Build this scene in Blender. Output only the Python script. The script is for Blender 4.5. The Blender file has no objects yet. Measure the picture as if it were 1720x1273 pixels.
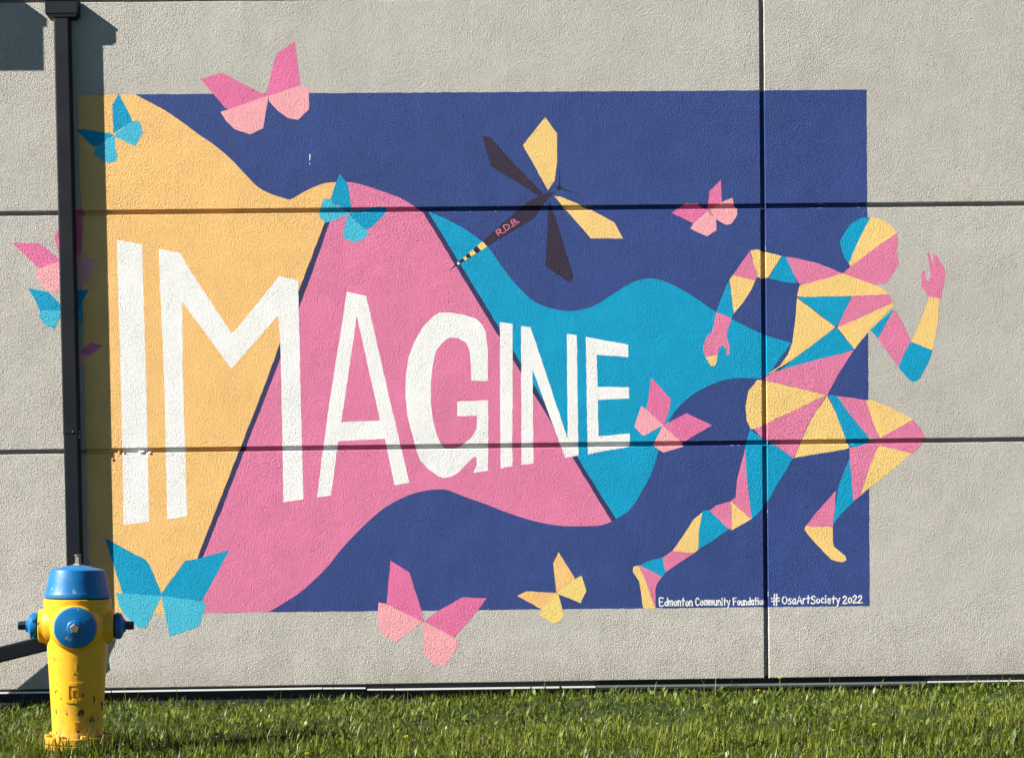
import bpy, bmesh, math, random
import numpy as np
from mathutils import Vector, Matrix
from mathutils.geometry import tessellate_polygon

S = bpy.context.scene
C = S.collection
random.seed(7)
rng = np.random.default_rng(11)

# ------------------------------------------------------------------ camera
# wall plane is y = 0, the lawn side is -y; lengths in metres
# (the camera is held low, its lens shifted up so that the wall stays upright)
D, CAM_Z, F_PX, PY = 7.8, 0.80, 2600.0, 988.82
YAW, PITCH, ROLL = 0.01717124, -0.0341489, -0.01356953
fwd = Vector((math.sin(YAW) * math.cos(PITCH), math.cos(YAW) * math.cos(PITCH), math.sin(PITCH)))
rt0 = Vector((math.cos(YAW), -math.sin(YAW), 0))
up0 = rt0.cross(fwd)
rt = rt0 * math.cos(ROLL) + up0 * math.sin(ROLL)
up = up0 * math.cos(ROLL) - rt0 * math.sin(ROLL)
CAM = Vector((0, -D, CAM_Z))
cd = bpy.data.cameras.new('camera')
cam = bpy.data.objects.new('camera', cd)
C.objects.link(cam)
M = Matrix((rt, up, -fwd)).transposed().to_4x4()
M.translation = CAM
cam.matrix_world = M
cd.sensor_width = 36
cd.lens = 36 * F_PX / 1720
cd.shift_y = (PY - 636.5) / 1720
cd.clip_end = 500
S.camera = cam

# ------------------------------------------------------------------ light
SUNV = Vector((-2.7, -1.0, 2.0)).normalized()
w = bpy.data.worlds.new('World')
S.world = w
w.use_nodes = True
nt = w.node_tree
nt.nodes.clear()
sky = nt.nodes.new('ShaderNodeTexSky')
sky.sky_type = 'NISHITA'
sky.sun_disc = False
sky.sun_elevation = math.asin(SUNV.z)
sky.sun_rotation = math.atan2(SUNV.x, SUNV.y)
bg = nt.nodes.new('ShaderNodeBackground')
bg.inputs['Strength'].default_value = 0.05
sky.air_density = 0.38
sky.dust_density = 0.0
sky.ozone_density = 3.0
wo = nt.nodes.new('ShaderNodeOutputWorld')
nt.links.new(sky.outputs[0], bg.inputs[0])
nt.links.new(bg.outputs[0], wo.inputs[0])
sd = bpy.data.lights.new('sun', 'SUN')
sd.energy = 5.0
sd.angle = math.radians(0.5)
sd.color = (1.0, 0.94, 0.85)
sun = bpy.data.objects.new('sun', sd)
C.objects.link(sun)
sun.rotation_euler = (-SUNV).to_track_quat('-Z', 'Y').to_euler()
sun.location = SUNV * 30
S.view_settings.view_transform = 'Standard'
S.view_settings.look = 'None'
S.view_settings.gamma = 1
S.view_settings.use_curve_mapping = False
S.view_settings.exposure = 1.28

# ------------------------------------------------------------------ helpers
def W(x, y, depth=0.0):
    """survey mark on the photograph -> (X, Z) on the plane `depth` metres in front of the wall"""
    v = fwd * F_PX + rt * (x - 860) + up * (PY - y)
    t = (D - depth) / v.y
    return v.x * t, CAM_Z + v.z * t

def lin(r, g, b):
    f = lambda c: (c / 255 / 12.92) if c <= 10 else ((c / 255 + 0.055) / 1.055) ** 2.4
    return (f(r), f(g), f(b), 1)

def N(nt, t, **kw):
    n = nt.nodes.new(t)
    for k, v in kw.items():
        if hasattr(n, k):
            setattr(n, k, v)
        else:
            n.inputs[k].default_value = v
    return n

def mk(name, color, rough=0.6, spec=0.3, metal=0.0):
    m = bpy.data.materials.new(name)
    m.use_nodes = True
    p = m.node_tree.nodes['Principled BSDF']
    p.inputs['Base Color'].default_value = color
    p.inputs['Roughness'].default_value = rough
    p.inputs['Specular IOR Level'].default_value = spec
    p.inputs['Metallic'].default_value = metal
    return m, m.node_tree, p

def mathn(nt, op, a, b=None):
    n = nt.nodes.new('ShaderNodeMath')
    n.operation = op
    for i, v in enumerate((a, b)):
        if v is None:
            continue
        if isinstance(v, (int, float)):
            n.inputs[i].default_value = v
        else:
            nt.links.new(v, n.inputs[i])
    return n.outputs[0]

# stucco relief, shared by the bare panels and by the paint that lies on them
def stucco_group():
    g = bpy.data.node_groups.new('stucco_relief', 'ShaderNodeTree')
    g.interface.new_socket('Normal', in_out='OUTPUT', socket_type='NodeSocketVector')
    g.interface.new_socket('Mottle', in_out='OUTPUT', socket_type='NodeSocketFloat')
    o = g.nodes.new('NodeGroupOutput')
    geo = g.nodes.new('ShaderNodeNewGeometry')
    pos = geo.outputs['Position']
    def noise(scale, detail, rough, dist=0.0):
        n = N(g, 'ShaderNodeTexNoise')
        n.inputs['Scale'].default_value = scale
        n.inputs['Detail'].default_value = detail
        n.inputs['Roughness'].default_value = rough
        n.inputs['Distortion'].default_value = dist
        g.links.new(pos, n.inputs['Vector'])
        return n.outputs['Fac']
    a = noise(160, 2.0, 0.5, 0.7)
    # worm-like trowel ridges: fold the noise about its middle
    r = mathn(g, 'ABSOLUTE', mathn(g, 'SUBTRACT', noise(100, 1.5, 0.5, 1.1), 0.5))
    r = mathn(g, 'MINIMUM', mathn(g, 'MULTIPLY', r, 5.0), 0.6)
    # places where the trowel ran smoother
    patch = noise(5.0, 3, 0.6)
    pm = N(g, 'ShaderNodeMapRange')
    pm.inputs['From Min'].default_value = 0.35
    pm.inputs['From Max'].default_value = 0.65
    pm.inputs['To Min'].default_value = 0.7
    pm.inputs['To Max'].default_value = 1.2
    g.links.new(patch, pm.inputs['Value'])
    pit = N(g, 'ShaderNodeMapRange')
    pit.inputs['From Min'].default_value = 0.40
    pit.inputs['From Max'].default_value = 0.30
    g.links.new(noise(120, 1.5, 0.5, 0.5), pit.inputs['Value'])
    h = mathn(g, 'ADD', mathn(g, 'MULTIPLY', a, 1.9), mathn(g, 'MULTIPLY', r, 0.30))
    h = mathn(g, 'SUBTRACT', h, mathn(g, 'MULTIPLY', pit.outputs[0], 0.55))
    h = mathn(g, 'MULTIPLY', h, pm.outputs[0])
    fine = noise(240, 2, 0.5)
    h = mathn(g, 'ADD', h, mathn(g, 'MULTIPLY', fine, 0.16))
    # the slow sag of the render coat
    slow = noise(1.6, 2, 0.5)
    h = mathn(g, 'ADD', h, mathn(g, 'MULTIPLY', slow, 2.0))
    b = g.nodes.new('ShaderNodeBump')
    b.inputs['Strength'].default_value = 1.0
    b.inputs['Distance'].default_value = STUCCO
    g.links.new(h, b.inputs['Height'])
    g.links.new(b.outputs[0], o.inputs['Normal'])
    mt = mathn(g, 'ADD', mathn(g, 'MULTIPLY', noise(1.1, 4, 0.65), 0.6), mathn(g, 'MULTIPLY', noise(9, 3, 0.6), 0.4))
    g.links.new(mt, o.inputs['Mottle'])
    return g
STUCCO = 0.0043
G = stucco_group()

def stucco(name, color, amount=0.16, tint=None):
    m, n, p = mk(name, color, 0.8, 0.22)
    gn = n.nodes.new('ShaderNodeGroup')
    gn.node_tree = G
    n.links.new(gn.outputs['Normal'], p.inputs['Normal'])
    mx = n.nodes.new('ShaderNodeMix')
    mx.data_type = 'RGBA'
    c2 = tint or tuple(min(1, c * (1 + amount)) for c in color[:3]) + (1,)
    c1 = tuple(c * (1 - amount) for c in color[:3]) + (1,)
    mx.inputs['A'].default_value = c1
    mx.inputs['B'].default_value = c2
    mr = N(n, 'ShaderNodeMapRange')
    mr.inputs['From Min'].default_value = 0.3
    mr.inputs['From Max'].default_value = 0.7
    n.links.new(gn.outputs['Mottle'], mr.inputs['Value'])
    n.links.new(mr.outputs[0], mx.inputs['Factor'])
    n.links.new(mx.outputs['Result'], p.inputs['Base Color'])
    return m

def weather_wall(m):
    n = m.node_tree
    p = n.nodes['Principled BSDF']
    src = p.inputs['Base Color'].links[0].from_socket
    geo = n.nodes.new('ShaderNodeNewGeometry')
    sx = n.nodes.new('ShaderNodeSeparateXYZ')
    n.links.new(geo.outputs['Position'], sx.inputs[0])
    # mud splash: patchy, dying out a hand's breadth up
    nz_ = N(n, 'ShaderNodeTexNoise'); nz_.inputs['Scale'].default_value = 7; nz_.inputs['Detail'].default_value = 6; nz_.inputs['Roughness'].default_value = 0.7
    n.links.new(geo.outputs['Position'], nz_.inputs['Vector'])
    f1 = N(n, 'ShaderNodeMapRange'); f1.inputs['From Min'].default_value = 0.05; f1.inputs['From Max'].default_value = 0.30; f1.inputs['To Min'].default_value = 0.30; f1.inputs['To Max'].default_value = -0.15
    n.links.new(sx.outputs['Z'], f1.inputs['Value'])
    f2 = N(n, 'ShaderNodeMapRange'); f2.inputs['From Min'].default_value = 0.5; f2.inputs['From Max'].default_value = 0.95; f2.inputs['To Max'].default_value = 0.4
    n.links.new(mathn(n, 'ADD', nz_.outputs[0], f1.outputs[0]), f2.inputs['Value'])
    # thin rain streaks
    mp_ = N(n, 'ShaderNodeMapping'); mp_.inputs['Scale'].default_value = (9, 1, 0.35)
    n.links.new(geo.outputs['Position'], mp_.inputs[0])
    ns = N(n, 'ShaderNodeTexNoise'); ns.inputs['Scale'].default_value = 1.6; ns.inputs['Detail'].default_value = 5; ns.inputs['Roughness'].default_value = 0.65
    n.links.new(mp_.outputs[0], ns.inputs['Vector'])
    f3 = N(n, 'ShaderNodeMapRange'); f3.inputs['From Min'].default_value = 0.5; f3.inputs['From Max'].default_value = 0.8; f3.inputs['To Max'].default_value = 0.11
    n.links.new(ns.outputs[0], f3.inputs['Value'])
    oi = n.nodes.new('ShaderNodeObjectInfo')
    tone = N(n, 'ShaderNodeMapRange'); tone.inputs['To Min'].default_value = 0.96; tone.inputs['To Max'].default_value = 1.03
    n.links.new(oi.outputs['Random'], tone.inputs['Value'])
    a_ = N(n, 'ShaderNodeMix'); a_.data_type = 'RGBA'; a_.inputs['B'].default_value = (0.27, 0.24, 0.19, 1)
    n.links.new(src, a_.inputs['A']); n.links.new(f2.outputs[0], a_.inputs['Factor'])
    b_ = N(n, 'ShaderNodeMix'); b_.data_type = 'RGBA'; b_.inputs['B'].default_value = (0.30, 0.29, 0.27, 1)
    n.links.new(a_.outputs['Result'], b_.inputs['A']); n.links.new(f3.outputs[0], b_.inputs['Factor'])
    c_ = n.nodes.new('ShaderNodeVectorMath'); c_.operation = 'SCALE'
    n.links.new(b_.outputs['Result'], c_.inputs[0]); n.links.new(tone.outputs[0], c_.inputs['Scale'])
    n.links.new(c_.outputs[0], p.inputs['Base Color'])

k = 1 / 1.08
def pc(r, g, b):
    c = lin(r, g, b)
    return tuple(min(0.86, v * k) for v in c[:3]) + (1,)
MAT = {
    'wall': stucco('bare_stucco', pc(193, 189, 181), 0.06),
    'navy': stucco('navy_paint', pc(54, 75, 136), 0.15),
    'yellow': stucco('yellow_paint', pc(250, 198, 126), 0.04),
    'paleyellow': stucco('pale_yellow_paint', pc(252, 208, 130), 0.05),
    'pink': stucco('pink_paint', pc(227, 128, 166), 0.06),
    'lightpink': stucco('light_pink_paint', pc(250, 172, 180), 0.04),
    'deeppink': stucco('deep_pink_paint', pc(229, 118, 165), 0.05),
    'teal': stucco('turquoise_paint', pc(0, 158, 202), 0.05),
    'lightteal': stucco('light_turquoise_paint', pc(72, 190, 220), 0.05),
    'lightyellow': stucco('light_yellow_paint', pc(252, 218, 128), 0.04),
    'plum': stucco('dark_plum_paint', pc(55, 45, 66), 0.08),
    'slate': stucco('slate_blue_paint', pc(54, 56, 98), 0.08),
    'black': stucco('black_paint', pc(38, 36, 48), 0.08),
    'white': stucco('white_paint', pc(246, 246, 244), 0.02),
}

weather_wall(MAT['wall'])

def obj(name, verts, faces, mat, parent=None, smooth=False):
    me = bpy.data.meshes.new(name)
    me.from_pydata(verts, [], faces)
    if mat:
        me.materials.append(mat)
    if smooth:
        me.polygons.foreach_set('use_smooth', [True] * len(me.polygons))
    me.update()
    o = bpy.data.objects.new(name, me)
    C.objects.link(o)
    if parent:
        o.parent = parent
    return o

def bobj(name, bm, mat, parent=None, smooth=False, loc=None):
    bmesh.ops.recalc_face_normals(bm, faces=bm.faces)
    me = bpy.data.meshes.new(name)
    bm.to_mesh(me)
    bm.free()
    me.materials.append(mat)
    if smooth:
        me.polygons.foreach_set('use_smooth', [True] * len(me.polygons))
        me.set_sharp_from_angle(angle=math.radians(38))
    o = bpy.data.objects.new(name, me)
    C.objects.link(o)
    if parent:
        o.parent = parent
    if loc:
        o.location = loc
    return o

def empty(name, loc=(0, 0, 0), parent=None, rz=0):
    o = bpy.data.objects.new(name, None)
    o.empty_display_size = 0.1
    C.objects.link(o)
    o.location = loc
    o.rotation_euler = (0, 0, rz)
    if parent:
        o.parent = parent
    return o

def tag(o, label=None, cat=None, group=None, kind=None):
    for kk, v in (('label', label), ('category', cat), ('group', group), ('kind', kind)):
        if v:
            o[kk] = v
    return o

def add_box(bm, x0, x1, y0, y1, z0, z1, bevel=0.0, mtx=None):
    vs = [bm.verts.new((x, y, z)) for x in (x0, x1) for y in (y0, y1) for z in (z0, z1)]
    fs = [(0, 1, 3, 2), (4, 6, 7, 5), (0, 4, 5, 1), (2, 3, 7, 6), (0, 2, 6, 4), (1, 5, 7, 3)]
    faces = [bm.faces.new([vs[i] for i in f]) for f in fs]
    if bevel:
        es = list({e for f in faces for e in f.edges})
        r = bmesh.ops.bevel(bm, geom=es, offset=bevel, segments=2, affect='EDGES', profile=0.5)
        vs = list({v for f in r['faces'] for v in f.verts} | {v for v in vs if v.is_valid})
    if mtx is not None:
        bmesh.ops.transform(bm, matrix=mtx, verts=[v for v in vs if v.is_valid])

def add_lathe(bm, prof, segs=48, mtx=None, cap0=True, cap1=True, phase=0.0):
    """prof: list of (radius, height) along local z"""
    rings = []
    for r, z in prof:
        ring = []
        for i in range(segs):
            a = 2 * math.pi * i / segs + phase
            v = Vector((r * math.cos(a), r * math.sin(a), z))
            if mtx is not None:
                v = mtx @ v
            ring.append(bm.verts.new(v))
        rings.append(ring)
    for a, b in zip(rings, rings[1:]):
        for i in range(segs):
            j = (i + 1) % segs
            bm.faces.new((a[i], a[j], b[j], b[i]))
    if cap0:
        bm.faces.new(list(reversed(rings[0])))
    if cap1:
        bm.faces.new(rings[-1])

# ------------------------------------------------------------------ wall
Z1 = CAM_Z + 1.6340           # upper joint
Z2 = CAM_Z + 0.4518      # lower joint
Z3 = W(860, 1145.2)[1]        # underside of the lowest panels
Z0 = W(60, 4.6)[1]            # top edge of the panels under the top joint
XJ = 1.419              # vertical joint
HJ, HV, BEV, DEEP = 0.0108, 0.0108, 0.0042, 0.020
XL, XR = -5.2, 5.6

building = empty('stucco_building', (0, 0, 0))
tag(building, 'pale grey stucco building wall of large panels with dark recessed joints', 'building')

def ring(x0, x1, z0, z1, step=0.014):
    pts = []
    for (ax, az, bx, bz) in ((x0, z0, x1, z0), (x1, z0, x1, z1), (x1, z1, x0, z1), (x0, z1, x0, z0)):
        n = max(2, int((abs(bx - ax) + abs(bz - az)) / step))
        for i in range(n):
            pts.append((ax + (bx - ax) * i / n, az + (bz - az) * i / n))
    return pts

def panel(x0, x1, z0, z1):
    out = ring(x0, x1, z0, z1)
    n = len(out)
    cx, cz = (x0 + x1) / 2, (z0 + z1) / 2
    hx, hz = (x1 - x0) / 2, (z1 - z0) / 2
    def pull(p, d):
        return (min(max(p[0], x0 + d), x1 - d), min(max(p[1], z0 + d), z1 - d))
    vs, fs = [], []
    jit = 0
    wob = []
    for i in range(n):
        jit = jit * 0.6 + random.gauss(0, 0.00032)
        wob.append(jit)
    rings = []
    for d, y in ((0.0, 0.045), (0.0, 0.0048), (0.0014, 0.0019), (BEV - 0.0004, 0.0)):
        idx = []
        for i, p in enumerate(out):
            q = pull(p, d)
            s = wob[i] if 0 < d < BEV - 0.001 or y == 0.0048 else 0
            ox = s if abs(abs(p[0] - cx) - hx) < 1e-6 else 0
            oz = s if abs(abs(p[1] - cz) - hz) < 1e-6 else 0
            idx.append(len(vs))
            vs.append((q[0] + ox, y, q[1] + oz))
        rings.append(idx)
    for a, b in zip(rings, rings[1:]):
        for i in range(n):
            j = (i + 1) % n
            fs.append((a[i], a[j], b[j], b[i]))
    fs.append(tuple(rings[-1]))
    o = obj('wall_panel', vs, fs, MAT['wall'], building)
    return o

rows = [(Z3, Z2 - HJ), (Z2 + HJ, Z1 - HJ), (Z1 + HJ, Z0), (Z0 + 0.018, Z0 + 0.9)]
for x0, x1 in ((XL, XJ - HV), (XJ + HV, XR)):
    for z0, z1 in rows:
        panel(x0, x1, z0, z1)
obj('joint_backing', [(XL, DEEP, Z3 + 0.012), (XR, DEEP, Z3 + 0.012), (XR, DEEP, Z0 + 0.9), (XL, DEEP, Z0 + 0.9)], [(0, 1, 2, 3)],
    stucco('joint_stucco', pc(150, 147, 142), 0.08), building)
bm = bmesh.new()
add_box(bm, XL, XR, 0.05, 0.3, -0.6, Z0 + 0.9)
bobj('wall_core', bm, mk('dark_core', lin(60, 60, 60), 0.9)[0], building)
# dark grey foundation, carried up behind the gap under the panels
m_f, n_f, p_f = mk('dark_foundation', lin(52, 52, 54), 0.85, 0.2)
nz = N(n_f, 'ShaderNodeTexNoise')
nz.inputs['Scale'].default_value = 40
bpn = N(n_f, 'ShaderNodeBump')
bpn.inputs['Distance'].default_value = 0.004
n_f.links.new(nz.outputs[0], bpn.inputs['Height'])
n_f.links.new(bpn.outputs[0], p_f.inputs['Normal'])
bm = bmesh.new()
add_box(bm, XL, XR, 0.0215, 0.049, -0.6, Z3 + 0.010)
bobj('foundation', bm, m_f, building)
# metal drip flashing in pieces: (x0, y0, x1, y1, height px, set back)
m_w = mk('white_metal_trim', (0.78, 0.78, 0.76, 1), 0.4, 0.4)[0]
m_d = mk('dull_metal_trim', (0.17, 0.2, 0.18, 1), 0.5, 0.4)[0]  # duller grey-green metal for the set-back pieces
for x0, y0, x1, y1, h, set_in in ((-900, 1178, -322, 1166, 3.0, 0), (-320, 1166, 186, 1160.4, 3.0, 0), (188, 1160.2, 541, 1154.7, 3.0, 0), (542.5, 1154.9, 614, 1154.5, 2.6, 0),
                                  (617, 1156.9, 661.5, 1156.6, 2.6, 0), (663, 1156.7, 1000, 1152.2, 3.0, 0), (1001.5, 1152.0, 1236, 1149.4, 3.6, 1),
                                  (1238, 1149.4, 1556, 1145.2, 3.6, 1), (1559, 1144.2, 1718, 1142.0, 2.4, 0), (1720, 1142.0, 2500, 1132, 2.4, 0)):
    ax, az = W(x0, y0 + 0.6)
    bx, bz = W(x1, y1 + 0.6)
    hh = h * 0.0030 / 2
    yf, yb = ((-0.003, 0.016) if not set_in else (0.0065, 0.0135))
    vs = []
    for (X, Z) in ((ax, az), (bx, bz)):
        vs += [(X, yf, Z - hh), (X, yf, Z + hh), (X, yb, Z + hh - 0.006), (X, yb, Z - hh)]
    obj('drip_flashing', vs, [(0, 4, 5, 1), (1, 5, 6, 2), (2, 6, 7, 3), (3, 7, 4, 0), (0, 1, 2, 3), (7, 6, 5, 4)], m_d if set_in else m_w, building)
# small white and yellow blobs at the joint by the downspout
for px, py, rx, rz_, mname in ((200.5, 760, 0.007, 0.008, 'yellow'), (208.5, 760.5, 0.005, 0.005, 'yellow'), (238, 759, 0.018, 0.007, 'white'), (252, 760.3, 0.009, 0.0065, 'white'),
                               (189, 771, 0.006, 0.010, 'yellow')):
    X, Z = W(px, py)
    bm = bmesh.new()
    bmesh.ops.create_icosphere(bm, subdivisions=2, radius=1)
    for v in bm.verts:
        s = 1 + random.uniform(-0.12, 0.12)
        v.co = Vector((v.co.x * rx * s, v.co.y * 0.009 * s, v.co.z * rz_ * s))
    bobj('joint_blob', bm, MAT[mname], building, True, (X, 0.003, Z))

# ------------------------------------------------------------------ mural
mural = empty('mural', (0, 0, 0))
tag(mural, 'bright painted mural reading IMAGINE with hills, butterflies, dragonfly and faceted runner', 'mural')
XC = [(-99, XJ - HV - BEV, 0), (XJ - HV - BEV, XJ + HV + BEV, 1), (XJ + HV + BEV, 99, 0)]
ZC = [(-99, Z2 - HJ - BEV, 0), (Z2 - HJ - BEV, Z2 + HJ + BEV, 1), (Z2 + HJ + BEV, Z1 - HJ - BEV, 0), (Z1 - HJ - BEV, Z1 + HJ + BEV, 1), (Z1 + HJ + BEV, 99, 0)]

def clip(poly, ax, val, sign):
    out = []
    for i in range(len(poly)):
        p, q = poly[i], poly[(i + 1) % len(poly)]
        a, b = (p[ax] - val) * sign, (q[ax] - val) * sign
        if a >= 0:
            out.append(p)
        if (a > 0 > b) or (a < 0 < b):
            t = a / (a - b)
            out.append((p[0] + (q[0] - p[0]) * t, p[1] + (q[1] - p[1]) * t))
    return out

def coat(tris, layer, vs, fs):
    """lay convex pieces of paint on the panel faces and down inside the joints"""
    y_front, y_back = -0.00012 * layer, DEEP - 0.00012 * layer
    for t in tris:
        for xa, xb, jx in XC:
            p = clip(clip(t, 0, xa, 1), 0, xb, -1)
            if len(p) < 3:
                continue
            for za, zb, jz in ZC:
                r = clip(clip(p, 1, za, 1), 1, zb, -1)
                if len(r) < 3:
                    continue
                ar = 0.5 * sum(r[i][0] * r[(i + 1) % len(r)][1] - r[(i + 1) % len(r)][0] * r[i][1] for i in range(len(r)))
                if abs(ar) < 1e-9:
                    continue
                if ar < 0:
                    r = r[::-1]
                y = y_back if (jx or jz) else y_front
                b = len(vs)
                vs += [(q[0], y, q[1]) for q in r]
                fs.append(tuple(range(b, b + len(r))))

EDGES = [(1, Z1 + HJ, -1), (1, Z1 - HJ, 1), (1, Z2 + HJ, -1), (1, Z2 - HJ, 1), (0, XJ - HV, 1), (0, XJ + HV, -1)]
PROF = [(BEV, 0.0), (0.0014, 0.0019), (0.0, 0.0048)]
def lips(tris, layer, vs, fs):
    """carry the paint round the rounded panel edges and down the sides of the joints; sgn points into the joint"""
    e = 0.00012 * layer + 0.0007
    for t in tris:
        for ax, v0, sgn in EDGES:
            lo, hi = min(p[ax] for p in t), max(p[ax] for p in t)
            if hi < v0 - BEV or lo > v0 + BEV:
                continue
            oth = 1 - ax
            # rounded edge: two strips
            for (d0, y0), (d1, y1) in zip(PROF, PROF[1:]):
                a_, b_ = v0 - sgn * d0, v0 - sgn * d1
                r = clip(clip(t, ax, min(a_, b_), 1), ax, max(a_, b_), -1)
                if len(r) < 3:
                    continue
                ar = 0.5 * sum(r[i][0] * r[(i + 1) % len(r)][1] - r[(i + 1) % len(r)][0] * r[i][1] for i in range(len(r)))
                if abs(ar) < 1e-10:
                    continue
                if ar < 0:
                    r = r[::-1]
                b = len(vs)
                for q in r:
                    d = abs(q[ax] - v0)
                    y = y0 + (y1 - y0) * (d0 - d) / (d0 - d1)
                    c = list(q)
                    c[ax] += sgn * e * 0.5
                    vs.append((c[0], y - e * 0.6, c[1]))
                fs.append(tuple(range(b, b + len(r))))
            # side of the joint
            cut = []
            for i in range(3):
                p, q = t[i], t[(i + 1) % 3]
                if (p[ax] - v0) * (q[ax] - v0) < 0:
                    f = (v0 - p[ax]) / (q[ax] - p[ax])
                    cut.append(p[oth] + (q[oth] - p[oth]) * f)
            if len(cut) == 2 and abs(cut[0] - cut[1]) > 1e-5:
                c0, c1 = sorted(cut)
                vv = v0 + sgn * e
                b = len(vs)
                for cc, y in ((c0, 0.0046), (c1, 0.0046), (c1, DEEP - 0.0002), (c0, DEEP - 0.0002)):
                    vs.append((cc, y, vv) if ax == 1 else (vv, y, cc))
                fs.append((b, b + 1, b + 2, b + 3))

def ragged(pts, amp=0.45, step=9.0):
    """hand-cut edge: px outline resampled with a slight wobble"""
    out = []
    n = len(pts)
    for i in range(n):
        a, b = pts[i], pts[(i + 1) % n]
        L = math.hypot(b[0] - a[0], b[1] - a[1])
        m = max(1, int(L / step))
        for j in range(m):
            t = j / m
            w_ = 0 if j == 0 else amp
            out.append((a[0] + (b[0] - a[0]) * t + random.uniform(-w_, w_), a[1] + (b[1] - a[1]) * t + random.uniform(-w_, w_)))
    return out

def paint(name, mat, polys, layer, parent, label=None, rag=True):
    """polys: list of outlines (px); an outline may be (outer, hole)"""
    vs, fs = [], []
    for P in polys:
        loops = list(P) if isinstance(P, tuple) else [P]
        loops = [[Vector((*W(x, y), 0)) for x, y in (ragged(L) if rag else L)] for L in loops]
        flat = [v for L in loops for v in L]
        tris = [[(flat[i].x, flat[i].y) for i in t] for t in tessellate_polygon(loops)]
        coat(tris, layer, vs, fs)
        lips(tris, layer, vs, fs)
    o = obj(name, vs, fs, MAT[mat], parent)
    if label:
        o['label'] = label
    return o

def spline(pts, sub=5):
    out = []
    for i in range(len(pts) - 1):
        p0 = pts[max(0, i - 1)]; p1 = pts[i]; p2 = pts[i + 1]; p3 = pts[min(len(pts) - 1, i + 2)]
        for j in range(sub):
            t = j / sub
            out.append(tuple(0.5 * (2 * p1[c] + (p2[c] - p0[c]) * t + (2 * p0[c] - 5 * p1[c] + 4 * p2[c] - p3[c]) * t * t
                                    + (3 * p1[c] - p0[c] - 3 * p2[c] + p3[c]) * t ** 3) for c in (0, 1)))
    out.append(pts[-1])
    return out

paint('navy_field', 'navy', [[(131, 159.5), (1455.5, 151), (1461, 1017.5), (151, 1031)]], 1, mural)
up_y = spline([(227.4, 159), (247, 169.7), (278.7, 186.8), (310.5, 208.7), (334.9, 227), (356.9, 241.7), (386.2, 266.1), (413, 294.2), (432.6, 313.7), (452.1, 324.7), (474.1, 332.1), (488, 335),
               (506.2, 325), (527.1, 314.5), (548, 307.6), (571, 306.2)])
paint('yellow_hill', 'yellow', [[(131, 159.6)] + up_y + [(545.4, 373.8), (502.8, 485.5), (447.3, 640), (345.8, 899.5), (296.5, 1029.6), (151, 1031.1)]], 2, mural)
up_p = spline([(580, 306.5), (591.6, 306.7), (612.6, 311.9), (637, 319.8), (668.4, 331.1), (689.3, 342.4), (710.2, 356.4)])
lo_p = spline([(1027.4, 875.6), (1010.1, 881.7), (987.1, 883.3), (948.7, 883.3), (914.2, 878.7), (883.5, 871), (849, 859.5), (814.4, 846), (783.7, 835.3), (760.7, 826.1), (745.4, 821.9), (714.7, 823.8),
               (684, 832.6), (653.3, 848), (630.2, 865.2), (599.5, 894), (572.7, 922.8), (549.7, 951.6), (522.8, 978.4), (499.8, 997.6), (451.8, 1027.6)])
paint('pink_hill', 'pink', [up_p + lo_p + [(305, 1029.5), (355.2, 899.5), (456.7, 639.5), (520.1, 470), (554.1, 373)]], 2, mural)
up_t = spline([(719, 355), (753.2, 370.1), (785.1, 387.9), (817, 412.7), (841.8, 446.4), (866.7, 478.3), (895, 504.9), (923.4, 517.3), (948.2, 522.3), (969.5, 521.6), (997.9, 513.8), (1029.8, 494.3),
               (1058.2, 476.5), (1083, 468.4), (1104.3, 469.4), (1129.1, 478.3), (1161, 496), (1200, 522.3), (1231.9, 537.5), (1279.5, 560.6), (1328.5, 576)])
lo_t = spline([(1290, 630), (1275, 635.5), (1241.5, 634.8), (1209.7, 640.1), (1174.3, 656), (1146, 677.2), (1126.6, 702), (1114, 733), (1105.4, 758.5), (1096.6, 788.6), (1078.9, 823.9), (1057.7, 855.7), (1035, 871)])
paint('turquoise_hill', 'teal', [up_t + lo_t + [(980.4 + 9, 799.4), (838 + 9, 564)]], 2, mural)

paint('dividing_line', 'slate', [[(571, 306.2), (545.4, 373.8), (502.8, 485.5), (447.3, 640), (345.8, 899.5), (296.5, 1029.8), (305.5, 1029.7), (355.6, 899.5), (457, 639.5), (520.4, 470), (554.4, 373), (580.3, 306)]], 1.5, mural, rag=False)
paint('dividing_line', 'slate', [[(710, 356.4), (719.5, 355), (1035, 871.5), (1027, 876)]], 1.5, mural, rag=False)

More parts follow.
